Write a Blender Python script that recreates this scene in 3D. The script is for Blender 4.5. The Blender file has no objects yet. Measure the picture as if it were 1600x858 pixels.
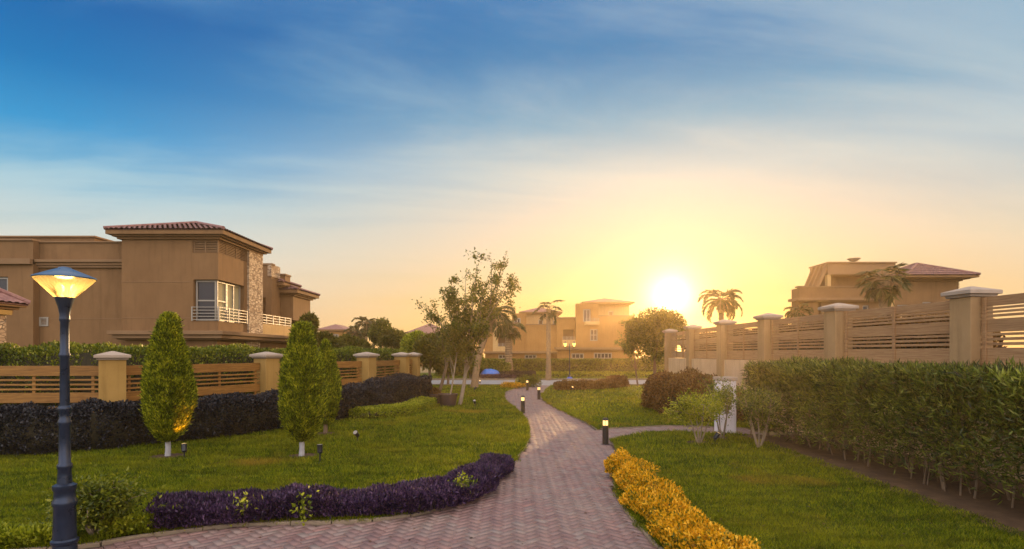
import bpy, math
import numpy as np
from mathutils import Vector
R = math.radians
rng = np.random.default_rng(7)
scene = bpy.context.scene
COL = scene.collection
# ------------------------------------------------------------------ camera
H = 2.1
cd = bpy.data.cameras.new('camera'); cam = bpy.data.objects.new('camera', cd); COL.objects.link(cam)
cam.location = (0, 0, H); cam.rotation_euler = (R(90), 0, 0)
cd.sensor_width = 36; cd.lens = 36 * 900 / 1600; cd.shift_y = 123 / 1600
cd.clip_start = .05; cd.clip_end = 5000
scene.camera = cam
# ------------------------------------------------------------------ light
SUN_AZ, SUN_EL = R(15.4), R(5.5)
SDIR = Vector((math.sin(SUN_AZ) * math.cos(SUN_EL), math.cos(SUN_AZ) * math.cos(SUN_EL), math.sin(SUN_EL)))
sl = bpy.data.lights.new('sun', 'SUN'); so = bpy.data.objects.new('sun', sl); COL.objects.link(so)
sl.energy = 5.0; sl.angle = R(.6); sl.color = (1, .60, .26)
so.rotation_euler = (-SDIR).to_track_quat('-Z', 'Y').to_euler()
EXPOSURE = 0.0
vs = scene.view_settings
scene.display_settings.display_device = 'sRGB'
vs.view_transform = 'Standard'; vs.look = 'None'; vs.gamma = 1; vs.exposure = EXPOSURE; vs.use_curve_mapping = False
scene.cycles.use_denoising = True
scene.cycles.max_bounces = 7; scene.cycles.diffuse_bounces = 3; scene.cycles.glossy_bounces = 2
scene.cycles.transmission_bounces = 5; scene.cycles.volume_bounces = 0; scene.cycles.transparent_max_bounces = 8
scene.cycles.sample_clamp_indirect = 4

def NT(tree):
    tree.nodes.clear()
    class T: pass
    t = T(); t.tree = tree
    def node(kind, **kw):
        n = tree.nodes.new(kind)
        for k, v in kw.items():
            if k == 'ins':
                for i, val in v.items():
                    if isinstance(val, bpy.types.NodeSocket): tree.links.new(val, n.inputs[i])
                    else: n.inputs[i].default_value = val
            else: setattr(n, k, v)
        return n
    def math_(op, a, b=None, c=None, clamp=False):
        ins = {0: a}
        if b is not None: ins[1] = b
        if c is not None: ins[2] = c
        return node('ShaderNodeMath', operation=op, use_clamp=clamp, ins=ins).outputs[0]
    def mix(fac, a, b, blend='MIX'):
        n = node('ShaderNodeMix', data_type='RGBA', blend_type=blend)
        for i, v in ((0, fac), (6, a), (7, b)):
            if isinstance(v, bpy.types.NodeSocket): tree.links.new(v, n.inputs[i])
            else: n.inputs[i].default_value = v if i == 0 else (tuple(v) + (1,))[:4]
        return n.outputs[2]
    def ramp(fac, stops, interp='LINEAR'):
        n = node('ShaderNodeValToRGB', ins={0: fac}); cr = n.color_ramp; cr.interpolation = interp
        while len(cr.elements) < len(stops): cr.elements.new(.5)
        for e, (p, c) in zip(cr.elements, stops): e.position = p; e.color = (tuple(c) + (1,))[:4]
        return n.outputs[0]
    def maprange(v, a, b, c=0., d=1., smooth=False):
        return node('ShaderNodeMapRange', interpolation_type='SMOOTHSTEP' if smooth else 'LINEAR', ins={0: v, 1: a, 2: b, 3: c, 4: d}).outputs[0]
    def noise(vec, scale, detail=4, rough=.55, dist=0.):
        return node('ShaderNodeTexNoise', ins={'Vector': vec, 'Scale': scale, 'Detail': detail, 'Roughness': rough, 'Distortion': dist}).outputs[0]
    t.node, t.math, t.mix, t.ramp, t.maprange, t.noise = node, math_, mix, ramp, maprange, noise
    t.link = lambda a, b: tree.links.new(a, b)
    return t

world = bpy.data.worlds.new('World'); scene.world = world; world.use_nodes = True
def build_world():
    t = NT(world.node_tree)
    d = t.node('ShaderNodeTexCoord').outputs['Generated']
    d = t.node('ShaderNodeVectorMath', operation='NORMALIZE', ins={0: d}).outputs[0]
    s = t.node('ShaderNodeSeparateXYZ', ins={0: d}); x, y, z = s.outputs
    dot = t.node('ShaderNodeVectorMath', operation='DOT_PRODUCT', ins={0: d, 1: tuple(SDIR)}).outputs['Value']
    ang = t.math('ARCCOSINE', t.math('MINIMUM', dot, .999999))
    sky = t.node('ShaderNodeTexSky', sky_type='NISHITA', sun_disc=False, sun_elevation=SUN_EL, sun_rotation=SUN_AZ, air_density=1., dust_density=1.5, ozone_density=2.)
    nish = t.node('ShaderNodeVectorMath', operation='SCALE', ins={0: sky.outputs[0], 'Scale': .085}).outputs[0]
    # clear air: blue overhead, straw at the horizon; the warm side lies round the sun
    cool = t.ramp(z, [(0, (.90, .66, .40)), (.07, (.89, .71, .49)), (.12, (.82, .74, .60)), (.17, (.56, .68, .68)), (.22, (.22, .52, .72)), (.30, (.04, .34, .68)), (.37, (.005, .205, .53)), (.45, (.004, .135, .43)), (.65, (.01, .15, .45)), (1, (.04, .18, .45))])
    warm = t.ramp(z, [(0, (.98, .54, .10)), (.055, (.95, .555, .14)), (.10, (.91, .625, .26)), (.16, (.86, .68, .42)), (.22, (.77, .67, .53)), (.29, (.61, .67, .63)), (.37, (.24, .47, .60)), (.46, (.05, .28, .53)), (.62, (.05, .22, .52)), (1, (.05, .20, .48))])
    wf = t.maprange(ang, .98, .12, 0, 1, True)
    base = t.mix(wf, cool, warm)
    base = t.mix(.05, base, nish)
    # cirrus drawn out in long streaks on a sheet overhead
    inv = t.math('DIVIDE', 1., t.math('ADD', t.math('MAXIMUM', z, 0.), .10))
    px, py = t.math('MULTIPLY', x, inv), t.math('MULTIPLY', y, inv)
    cx = t.math('ADD', t.math('MULTIPLY', px, .30), t.math('MULTIPLY', py, .10))
    cy = t.math('SUBTRACT', t.math('MULTIPLY', py, 1.1), t.math('MULTIPLY', px, .22))
    cv = t.node('ShaderNodeCombineXYZ', ins={0: cx, 1: cy, 2: 3.7}).outputs[0]
    n1 = t.noise(cv, 1.25, 7, .57, .4)
    cv2 = t.node('ShaderNodeCombineXYZ', ins={0: t.math('MULTIPLY', cx, .6), 1: t.math('MULTIPLY', cy, .55), 2: 9.1}).outputs[0]
    n2 = t.noise(cv2, .9, 3, .5)
    m = t.maprange(t.math('ADD', t.math('MULTIPLY', n1, .6), t.math('MULTIPLY', n2, .6)), .475, .665, 0, 1, True)
    m = t.math('MULTIPLY', m, t.maprange(z, .0, .14, .3, .60))
    ccol = t.mix(wf, t.ramp(z, [(0, (.88, .68, .46)), (.15, (.80, .79, .70)), (.26, (.50, .72, .78)), (.40, (.18, .48, .70)), (.6, (.3, .47, .6))]), t.ramp(z, [(0, (.98, .62, .20)), (.10, (.93, .63, .31)), (.18, (.89, .70, .48)), (.27, (.86, .78, .62)), (.36, (.80, .78, .66)), (.46, (.62, .70, .70)), (.6, (.42, .55, .62))]))
    skyc = t.mix(m, base, ccol)
    # added fill light: an unseen bright cloud deck behind the viewer
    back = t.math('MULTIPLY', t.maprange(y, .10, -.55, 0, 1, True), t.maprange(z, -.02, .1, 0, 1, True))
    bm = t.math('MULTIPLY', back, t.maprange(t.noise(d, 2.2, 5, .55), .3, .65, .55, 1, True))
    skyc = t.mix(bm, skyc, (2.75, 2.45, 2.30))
    side_fill = t.math('MULTIPLY', t.maprange(x, .74, .92, 0, 1, True), t.maprange(z, -.01, .08, 0, 1, True))   # added warm fill beyond the right of view, to light the walls
    skyc = t.mix(t.math('MULTIPLY', side_fill, t.maprange(t.noise(d, 3.1, 4, .5), .3, .6, .6, 1, True)), skyc, (2.9, 1.75, .75))
    top = t.math('MULTIPLY', t.maprange(z, .56, .85, 0, 1, True), t.maprange(t.noise(d, 2.7, 5, .55), .3, .62, .6, 1, True))   # added bright fill overhead, out of view, to lift the ground
    skyc = t.mix(top, skyc, (1.75, 1.55, 1.40))
    # the aureole round the sun
    def glow(k, amp, col):
        e = t.math('POWER', 2.71828, t.math('MULTIPLY', ang, -1. / k))
        return t.node('ShaderNodeVectorMath', operation='SCALE', ins={0: col, 'Scale': t.math('MULTIPLY', e, amp)}).outputs[0]
    add = lambda a, b: t.node('ShaderNodeVectorMath', operation='ADD', ins={0: a, 1: b}).outputs[0]
    skyc = add(skyc, glow(.0205, 5.6, (1., .82, .42)))
    skyc = add(skyc, glow(.05, .24, (1., .60, .08)))
    skyc = add(skyc, glow(.22, .02, (1., .58, .22)))
    ground = t.maprange(z, -.02, 0., 0, 1)
    skyc = t.mix(ground, (.30, .22, .12), skyc)
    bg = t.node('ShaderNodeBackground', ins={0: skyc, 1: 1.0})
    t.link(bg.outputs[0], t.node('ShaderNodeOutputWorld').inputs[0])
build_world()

# ------------------------------------------------------------------ helpers: names, meshes
def tag(o, label=None, cat=None, group=None, kind=None):
    for k, v in (('label', label), ('category', cat), ('group', group), ('kind', kind)):
        if v: o[k] = v
    return o
def thing(name, label, cat, loc=(0, 0, 0), group=None, rotz=0):
    o = bpy.data.objects.new(name, None); COL.objects.link(o); o.empty_display_size = .2
    o.location = loc; o.rotation_euler = (0, 0, rotz)
    return tag(o, label, cat, group)
def off(o):
    v = Vector((0, 0, 0))
    while o is not None: v += o.location; o = o.parent
    return np.array(v)
def npmesh(name, V, F, mat, parent=None, local=False, smooth=False):
    V = np.asarray(V, np.float32).reshape(-1, 3); F = np.asarray(F, np.int32)
    if parent is not None and not local: V = V - off(parent).astype(np.float32)
    me = bpy.data.meshes.new(name)
    k = F.shape[1]
    me.vertices.add(len(V)); me.vertices.foreach_set('co', V.ravel())
    me.loops.add(F.size); me.loops.foreach_set('vertex_index', F.ravel())
    me.polygons.add(len(F)); me.polygons.foreach_set('loop_start', np.arange(0, F.size, k, dtype=np.int32))
    if smooth: me.polygons.foreach_set('use_smooth', np.ones(len(F), bool))
    me.update(calc_edges=True)
    me.materials.append(mat)
    o = bpy.data.objects.new(name, me); COL.objects.link(o); o.parent = parent
    return o
class MB:
    def __init__(s): s.v = []; s.f = []
    def add(s, vs, fs):
        n = len(s.v); s.v += [tuple(p) for p in vs]; s.f += [tuple(i + n for i in f) for f in fs]; return s
    def box(s, x0, x1, y0, y1, z0, z1):
        return s.add([(x0, y0, z0), (x1, y0, z0), (x1, y1, z0), (x0, y1, z0), (x0, y0, z1), (x1, y0, z1), (x1, y1, z1), (x0, y1, z1)],
                     [(0, 3, 2, 1), (4, 5, 6, 7), (0, 1, 5, 4), (1, 2, 6, 5), (2, 3, 7, 6), (3, 0, 4, 7)])
    def obox(s, p, q, w, z0, z1, ext=0.):          # a bar from p to q (xy), w thick
        p, q = np.array(p[:2], float), np.array(q[:2], float); d = (q - p) / np.linalg.norm(q - p); n = np.array((-d[1], d[0])) * w / 2
        p = p - d * ext; q = q + d * ext
        c = [p - n, q - n, q + n, p + n]
        return s.add([(a[0], a[1], z0) for a in c] + [(a[0], a[1], z1) for a in c], [(0, 3, 2, 1), (4, 5, 6, 7), (0, 1, 5, 4), (1, 2, 6, 5), (2, 3, 7, 6), (3, 0, 4, 7)])
    def frustum(s, cx, cy, z0, z1, a, b, rot=0.):  # square, half sides a below and b above
        c, n = math.cos(rot), math.sin(rot); P = []
        for h, z in ((a, z0), (b, z1)):
            for u, v in ((-1, -1), (1, -1), (1, 1), (-1, 1)): P.append((cx + (u * c - v * n) * h, cy + (u * n + v * c) * h, z))
        return s.add(P, [(0, 3, 2, 1), (4, 5, 6, 7), (0, 1, 5, 4), (1, 2, 6, 5), (2, 3, 7, 6), (3, 0, 4, 7)])
    def tube(s, pts, rad, n=8, cap=True):
        pts = [np.array(p, float) for p in pts]; base = len(s.v); m = len(pts)
        if not hasattr(rad, '__len__'): rad = [rad] * m
        for i, p in enumerate(pts):
            t = pts[min(i + 1, m - 1)] - pts[max(i - 1, 0)]; t /= np.linalg.norm(t) + 1e-9
            a = np.cross(t, (0, 0, 1.) if abs(t[2]) < .95 else (1., 0, 0)); a /= np.linalg.norm(a); b = np.cross(t, a)
            for k in range(n):
                w = 2 * math.pi * k / n; q = p + rad[i] * (a * math.cos(w) + b * math.sin(w)); s.v.append(tuple(q))
        for i in range(m - 1):
            for k in range(n):
                k2 = (k + 1) % n; s.f.append((base + i * n + k, base + i * n + k2, base + (i + 1) * n + k2, base + (i + 1) * n + k))
        if cap:
            s.f.append(tuple(base + k for k in range(n))[::-1]); s.f.append(tuple(base + (m - 1) * n + k for k in range(n)))
        return s
    def lathe(s, prof, cx=0, cy=0, n=24, cap=True): # prof: (r, z) from below
        base = len(s.v); m = len(prof)
        for r, z in prof:
            for k in range(n): w = 2 * math.pi * k / n; s.v.append((cx + r * math.cos(w), cy + r * math.sin(w), z))
        for i in range(m - 1):
            for k in range(n):
                k2 = (k + 1) % n; s.f.append((base + i * n + k, base + i * n + k2, base + (i + 1) * n + k2, base + (i + 1) * n + k))
        if cap:
            s.f.append(tuple(base + k for k in range(n))[::-1]); s.f.append(tuple(base + (m - 1) * n + k for k in range(n)))
        return s
    def wall(s, ax, c, th, a0, a1, z0, z1, ops=()): # ax 'y': the face at y=c looks to -y, thickness goes to c+th; 'x': face at x=c, thickness to c+th
        A = sorted({a0, a1, *[min(max(v, a0), a1) for o in ops for v in o[:2]]}); Z = sorted({z0, z1, *[min(max(v, z0), z1) for o in ops for v in o[2:4]]})
        for i in range(len(A) - 1):
            for j in range(len(Z) - 1):
                ma, mz = (A[i] + A[i + 1]) / 2, (Z[j] + Z[j + 1]) / 2
                if any(o[0] < ma < o[1] and o[2] < mz < o[3] for o in ops): continue
                lo, hi = min(c, c + th), max(c, c + th)
                if ax == 'y': s.box(A[i], A[i + 1], lo, hi, Z[j], Z[j + 1])
                else: s.box(lo, hi, A[i], A[i + 1], Z[j], Z[j + 1])
        return s
    def sphere(s, c, r, n=12, m=8, sz=1.):
        return s.lathe([(max(r * math.sin(math.pi * i / m), 1e-4), c[2] - r * sz * math.cos(math.pi * i / m)) for i in range(m + 1)], c[0], c[1], n, False)
    def build(s, name, mat, parent=None, local=False, smooth=False, bevel=0, subparts=None):
        V = np.array(s.v, float)
        if parent is not None and not local: V = V - off(parent)
        me = bpy.data.meshes.new(name); me.from_pydata(V.tolist(), [], s.f); me.update()
        if smooth: me.polygons.foreach_set('use_smooth', np.ones(len(me.polygons), bool))
        me.materials.append(mat)
        o = bpy.data.objects.new(name, me); COL.objects.link(o); o.parent = parent
        if smooth:
            try: me.set_sharp_from_angle(angle=R(38))
            except Exception: pass
        if bevel:
            b = o.modifiers.new('bevel', 'BEVEL'); b.width = bevel; b.segments = 2; b.limit_method = 'ANGLE'; b.angle_limit = R(40)
        return o
def dup(root, loc, rotz=0, label=None, scale=1.):
    r = root.copy(); COL.objects.link(r); r.location = loc; r.rotation_euler = (0, 0, rotz); r.scale = (scale,) * 3
    if label: r['label'] = label
    for ch in list(root.children):
        c = ch.copy(); COL.objects.link(c); c.parent = r
        for g in list(ch.children):
            e = g.copy(); COL.objects.link(e); e.parent = c
    return r

# ------------------------------------------------------------------ materials
def mat_new(name):
    m = bpy.data.materials.new(name); m.use_nodes = True; return m, NT(m.node_tree)
def out(t, sh): t.link(sh, t.node('ShaderNodeOutputMaterial').inputs[0])
def plaster(name, c1, c2, scale=.8, bump=.25, rough=.9, streak=True):
    m, t = mat_new(name); co = t.node('ShaderNodeTexCoord').outputs['Object']
    a = t.noise(co, scale, 6, .62); b = t.noise(co, 60, 3, .6)
    f = t.maprange(a, .32, .68)
    c = t.mix(f, c1, c2)
    if streak:   # rain streaks: noise drawn out downwards
        mp = t.node('ShaderNodeMapping', ins={0: co, 3: (3., 3., .25)}).outputs[0]
        st = t.maprange(t.noise(mp, 2., 5, .65), .50, .74, 0, .5)
        c = t.mix(st, c, tuple(.5 * v for v in c1)); c = t.mix(t.maprange(t.noise(co, .35, 5, .7), .55, .72, 0, .35), c, tuple(1.35 * v for v in c2))
    c = t.mix(.18, c, t.mix(b, tuple(.6 * v for v in c1), tuple(min(1., 1.3 * v) for v in c2)))
    bp = t.node('ShaderNodeBump', ins={'Strength': bump, 'Distance': .01, 'Height': b})
    p = t.node('ShaderNodeBsdfPrincipled', ins={'Base Color': c, 'Roughness': rough, 'Normal': bp.outputs[0]}); p.inputs['Specular IOR Level'].default_value = .25
    out(t, p.outputs[0]); return m
def simple(name, c, rough=.5, metal=0., var=.15, spec=.5, emit=None, es=0.):
    m, t = mat_new(name); co = t.node('ShaderNodeTexCoord').outputs['Object']
    n = t.noise(co, 9, 5, .6)
    cc = t.mix(n, tuple(max(0, v * (1 - var)) for v in c), tuple(v * (1 + var) for v in c))
    p = t.node('ShaderNodeBsdfPrincipled', ins={'Base Color': cc, 'Roughness': t.maprange(n, .3, .7, max(rough - .1, .03), min(rough + .1, 1)), 'Metallic': metal})
    p.inputs['Specular IOR Level'].default_value = spec
    if emit: p.inputs['Emission Color'].default_value = tuple(emit) + (1,); p.inputs['Emission Strength'].default_value = es
    out(t, p.outputs[0]); return m
def wood(name, c1, c2, c3):
    m, t = mat_new(name); g = t.node('ShaderNodeNewGeometry')
    co = g.outputs['Position']
    mp = t.node('ShaderNodeMapping', ins={0: co, 3: (1.2, 1.2, 26.)}).outputs[0]
    n = t.noise(mp, 1.6, 7, .65, .8); n2 = t.noise(co, 1.3, 3)
    c = t.ramp(n, [(.28, c1), (.5, c2), (.72, c3)])
    c = t.mix(t.maprange(g.outputs['Random Per Island'], 0, 1, 0, .35), c, c1)
    c = t.mix(t.maprange(n2, .4, .75, 0, .3), c, tuple(.7 * v for v in c3))
    bp = t.node('ShaderNodeBump', ins={'Strength': .35, 'Distance': .006, 'Height': n})
    p = t.node('ShaderNodeBsdfPrincipled', ins={'Base Color': c, 'Roughness': .6, 'Normal': bp.outputs[0]}); p.inputs['Specular IOR Level'].default_value = .3
    out(t, p.outputs[0]); return m
def leafmat(name, cols, trans=.4, rough=.5, tint=(1.25, 1.2, .6), clump=1.1, pos=None):
    m, t = mat_new(name); g = t.node('ShaderNodeNewGeometry')
    r = g.outputs['Random Per Island']; n = t.noise(g.outputs['Position'], clump, 3, .6)
    f = t.math('ADD', t.math('MULTIPLY', r, .62), t.math('MULTIPLY', t.maprange(n, .3, .7), .38))
    k = len(cols); c = t.ramp(f, [((pos[i] if pos else .08 + .84 * i / (k - 1)), cc) for i, cc in enumerate(cols)])  # wide tones per leaf; contrast of lit tips and dark gaps put into colour
    p = t.node('ShaderNodeBsdfPrincipled', ins={'Base Color': c, 'Roughness': rough}); p.inputs['Specular IOR Level'].default_value = .35
    tc = t.mix(1., c, tint, 'MULTIPLY')
    tr = t.node('ShaderNodeBsdfTranslucent', ins={0: tc})
    ms = t.node('ShaderNodeMixShader', ins={0: trans, 1: p.outputs[0], 2: tr.outputs[0]})
    out(t, ms.outputs[0]); return m
def bark(name, c1, c2, sc=6):
    m, t = mat_new(name); co = t.node('ShaderNodeNewGeometry').outputs['Position']
    mp = t.node('ShaderNodeMapping', ins={0: co, 3: (3., 3., .8)}).outputs[0]
    n = t.noise(mp, sc, 6, .65, .4)
    bp = t.node('ShaderNodeBump', ins={'Strength': .5, 'Distance': .02, 'Height': n})
    p = t.node('ShaderNodeBsdfPrincipled', ins={'Base Color': t.mix(t.maprange(n, .3, .7), c1, c2), 'Roughness': .9, 'Normal': bp.outputs[0]})
    out(t, p.outputs[0]); return m

M = {}
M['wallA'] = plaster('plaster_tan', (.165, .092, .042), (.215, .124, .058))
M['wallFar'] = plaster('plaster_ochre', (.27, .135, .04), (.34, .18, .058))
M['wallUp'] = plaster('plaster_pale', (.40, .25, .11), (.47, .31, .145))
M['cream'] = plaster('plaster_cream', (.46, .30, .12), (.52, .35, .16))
M['trim'] = plaster('plaster_trim', (.19, .115, .062), (.24, .15, .082), streak=False)
M['post'] = plaster('plaster_post', (.30, .185, .055), (.37, .235, .075), 1.5)
M['postR'] = plaster('plaster_post_shade', (.30, .195, .10), (.38, .25, .13), 1.5)
M['cap'] = plaster('stone_cap', (.29, .24, .20), (.38, .31, .26), 3, streak=False)
M['wallR'] = plaster('garden_wall', (.48, .33, .20), (.58, .42, .27), 1.0)
M['pillar'] = plaster('white_pillar', (.66, .62, .68), (.76, .73, .80), 2)
M['wood'] = wood('fence_wood', (.085, .036, .010), (.27, .130, .030), (.45, .24, .06))
M['woodR'] = wood('weathered_wood', (.19, .098, .048), (.34, .20, .10), (.47, .30, .16))
M['white'] = simple('white_metal', (.27, .25, .22), .5, 0, .06)
M['black'] = simple('black_metal', (.018, .02, .028), .38, .3, .3)
M['lampmetal'] = simple('lamp_paint', (.018, .030, .062), .33, .5, .35)
M['bluecap'] = simple('blue_grey_metal', (.045, .10, .20), .35, .4, .25)
M['bollard'] = simple('bollard_paint', (.022, .018, .018), .45, .3, .3)
M['lens'] = simple('lit_lens', (.8, .6, .3), .4, 0, 0, .5, (1, .66, .22), 1.5)
M['bulb'] = simple('lit_bulb', (1, .8, .4), .4, 0, 0, .5, (1, .60, .14), 1.5)
M['lantern'] = simple('lit_lantern', (1, .8, .4), .4, 0, 0, .5, (1, .68, .12), 1.8)
M['glass'] = simple('window_glass', (.006, .011, .024), .06, 0, .3, .35)
M['curtain'] = simple('curtain', (.36, .32, .20), .9, 0, .2, .1)
M['dark'] = simple('dark_recess', (.10, .055, .03), .9, 0, .2, .1)
M['soil'] = plaster('soil', (.055, .032, .018), (.11, .065, .035), 4, 1., streak=False)
M['bark'] = bark('bark_brown', (.10, .065, .04), (.20, .14, .09))
M['barkpale'] = bark('bark_pale', (.19, .145, .10), (.31, .245, .175))
M['white_trunk'] = bark('limewashed_trunk', (.26, .26, .29), (.44, .44, .46))
M['palmbark'] = bark('palm_bark', (.12, .075, .04), (.30, .20, .11), 10)
M['pot'] = simple('plastic_pot', (.05, .028, .025), .55, 0, .2)
M['tarp'] = simple('blue_tarp', (.02, .13, .50), .45, 0, .3)
M['blue_paint'] = simple('blue_painted_base', (.03, .10, .55), .6, 0, .3)
M['core_tone'] = bark('hedge_core_dark', (.020, .018, .008), (.045, .035, .016))  # dark backing inside hedges, shade between leaves put into the colour
M['leaf_cone'] = leafmat('leaf_cone', [(.016, .030, .003), (.085, .115, .006), (.26, .30, .012), (.62, .58, .04)], .26, clump=5.)
M['leaf_dark'] = leafmat('leaf_dark_hedge', [(.003, .004, .007), (.008, .009, .015), (.024, .024, .036), (.075, .075, .085)], .08, .45, (1., .9, .8), pos=(.1, .4, .75, .97))
M['leaf_purple'] = leafmat('leaf_purple', [(.005, .004, .013), (.018, .009, .034), (.055, .026, .082), (.15, .085, .165)], .12, .55, (1., .6, .9), 2.5)
M['leaf_gold'] = leafmat('leaf_gold', [(.03, .06, .003), (.12, .15, .006), (.62, .34, .006), (.84, .44, .008), (.90, .58, .06)], .28, .5, (1.1, 1., .5), 4., (.10, .26, .44, .68, .94))
M['leaf_tall'] = leafmat('leaf_tall_hedge', [(.09, .05, .02), (.010, .016, .004), (.050, .072, .012), (.14, .175, .022), (.34, .36, .06)], .30, .45, clump=2., pos=(.07, .13, .4, .68, .92))
M['leaf_green'] = leafmat('leaf_green', [(.015, .026, .003), (.07, .10, .008), (.16, .185, .015), (.30, .30, .03)], .35, .45)
M['leaf_lime'] = leafmat('leaf_lime', [(.05, .08, .004), (.17, .21, .008), (.33, .36, .02), (.45, .45, .05)], .36, .45, clump=2.)
M['leaf_tree'] = leafmat('leaf_tree', [(.022, .032, .005), (.06, .078, .010), (.12, .14, .015), (.22, .21, .025)], .40, .45)
M['leaf_red'] = leafmat('leaf_russet', [(.030, .016, .006), (.085, .040, .012), (.17, .080, .022), (.20, .13, .03)], .3, .5)
M['leaf_palm'] = leafmat('leaf_palm', [(.014, .020, .004), (.045, .052, .008), (.11, .105, .016)], .3, .5)
M['leaf_bg'] = leafmat('leaf_background', [(.035, .04, .006), (.10, .10, .012), (.20, .175, .02)], .35, .5, clump=.7)

def grassmat():
    m, t = mat_new('grass_blades'); g = t.node('ShaderNodeNewGeometry'); P = g.outputs['Position']
    r = g.outputs['Random Per Island']
    n = t.noise(P, .45, 4, .6); n2 = t.noise(P, 2.6, 4, .65)
    c = t.ramp(t.math('ADD', t.math('MULTIPLY', r, .5), t.math('MULTIPLY', n2, .5)), [(.22, (.020, .034, .002)), (.42, (.080, .124, .004)), (.62, (.185, .228, .007)), (.85, (.40, .36, .02))])
    c = t.mix(t.maprange(n, .46, .70, 0, .6), c, (.30, .27, .016))
    rid = t.noise(t.node('ShaderNodeMapping', ins={0: P, 3: (.9, 3.2, 1.)}).outputs[0], 1.3, 4, .6, .8)
    c = t.mix(1., c, t.ramp(rid, [(.30, (.50, .52, .5)), (.52, (1., 1., 1.)), (.7, (1.25, 1.2, 1.1))]), 'MULTIPLY')
    c = t.mix(t.maprange(t.noise(P, .33, 3), .60, .72, 0, .75), c, (.34, .20, .035))
    p = t.node('ShaderNodeBsdfPrincipled', ins={'Base Color': c, 'Roughness': .5}); p.inputs['Specular IOR Level'].default_value = .2
    tr = t.node('ShaderNodeBsdfTranslucent', ins={0: t.mix(1., c, (1.3, 1.25, .5), 'MULTIPLY')})
    out(t, t.node('ShaderNodeMixShader', ins={0: .45, 1: p.outputs[0], 2: tr.outputs[0]}).outputs[0]); return m
def lawnmat():
    m, t = mat_new('lawn_soil'); P = t.node('ShaderNodeNewGeometry').outputs['Position']
    n = t.noise(P, 3., 6, .65); n2 = t.noise(P, 40, 3, .7)
    c = t.mix(t.maprange(n, .3, .7), (.045, .070, .004), (.11, .125, .008)); c = t.mix(t.math('MULTIPLY', n2, .5), c, (.035, .04, .006))
    bp = t.node('ShaderNodeBump', ins={'Strength': 1., 'Distance': .04, 'Height': n2})
    p = t.node('ShaderNodeBsdfPrincipled', ins={'Base Color': c, 'Roughness': .95, 'Normal': bp.outputs[0]}); p.inputs['Specular IOR Level'].default_value = .1
    out(t, p.outputs[0]); return m
def pavermat():
    m, t = mat_new('brick_pavers'); g = t.node('ShaderNodeNewGeometry'); P = g.outputs['Position']; r = g.outputs['Random Per Island']
    c = t.ramp(r, [(0, (.165, .078, .078)), (.25, (.235, .118, .112)), (.5, (.215, .148, .142)), (.7, (.29, .150, .135)), (.85, (.26, .215, .20)), (1, (.32, .135, .115))])
    n = t.noise(P, .7, 5, .6); n2 = t.noise(P, 55, 4, .7)
    c = t.mix(t.maprange(n, .42, .72, 0, .55), c, (.30, .235, .195)); c = t.mix(.38, c, (.185, .138, .140))
    c = t.mix(t.maprange(n2, .3, .8, 0, .5), c, (.09, .06, .06))
    c = t.mix(t.maprange(t.noise(P, 6, 5, .7), .58, .75, 0, .35), c, (.10, .075, .07))
    bp = t.node('ShaderNodeBump', ins={'Strength': .5, 'Distance': .004, 'Height': n2})
    p = t.node('ShaderNodeBsdfPrincipled', ins={'Base Color': c, 'Roughness': .62, 'Normal': bp.outputs[0]}); p.inputs['Specular IOR Level'].default_value = .4
    out(t, p.outputs[0]); return m
def stonemat():
    m, t = mat_new('stone_cladding'); co = t.node('ShaderNodeNewGeometry').outputs['Position']
    mp = t.node('ShaderNodeMapping', ins={0: co, 3: (1., 1., 2.4)}).outputs[0]
    v = t.node('ShaderNodeTexVoronoi', ins={'Vector': mp, 'Scale': 5.}); v2 = t.node('ShaderNodeTexVoronoi', feature='DISTANCE_TO_EDGE', ins={'Vector': mp, 'Scale': 5.})
    s = t.node('ShaderNodeSeparateColor', ins={0: v.outputs['Color']}).outputs[0]
    c = t.ramp(s, [(0, (.26, .17, .11)), (.5, (.45, .33, .22)), (1, (.60, .47, .33))])
    e = t.maprange(v2.outputs[0], 0, .07); c = t.mix(e, (.09, .06, .04), c)
    bp = t.node('ShaderNodeBump', ins={'Strength': .9, 'Distance': .05, 'Height': t.math('ADD', e, s)})
    out(t, t.node('ShaderNodeBsdfPrincipled', ins={'Base Color': c, 'Roughness': .9, 'Normal': bp.outputs[0]}).outputs[0]); return m
def tilemat():
    m, t = mat_new('clay_tiles'); P = t.node('ShaderNodeNewGeometry').outputs['Position']
    n = t.noise(P, 5., 4, .7); n2 = t.noise(P, 30, 2)
    c = t.ramp(n, [(.25, (.13, .060, .062)), (.5, (.22, .105, .10)), (.75, (.33, .19, .17))])
    out(t, t.node('ShaderNodeBsdfPrincipled', ins={'Base Color': t.mix(t.math('MULTIPLY', n2, .3), c, (.1, .05, .05)), 'Roughness': .75}).outputs[0]); return m
def roadmat():
    m, t = mat_new('pale_road'); P = t.node('ShaderNodeNewGeometry').outputs['Position']
    n = t.noise(P, .6, 5, .6); n2 = t.noise(P, 50, 3)
    c = t.mix(n, (.20, .20, .22), (.30, .29, .30)); c = t.mix(t.math('MULTIPLY', n2, .3), c, (.12, .12, .13))
    out(t, t.node('ShaderNodeBsdfPrincipled', ins={'Base Color': c, 'Roughness': .5}).outputs[0]); return m
M['grass'] = grassmat(); M['lawn'] = lawnmat(); M['paver'] = pavermat(); M['stone'] = stonemat(); M['tile'] = tilemat(); M['road'] = roadmat()
M['joint'] = plaster('joint_sand', (.035, .026, .024), (.06, .045, .04), 8, streak=False)
M['kerb'] = plaster('kerb_stone', (.16, .125, .095), (.26, .205, .15), 5, .6, streak=False)
M['terrain'] = plaster('dry_ground', (.10, .085, .04), (.16, .12, .06), .05, streak=False)
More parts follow.
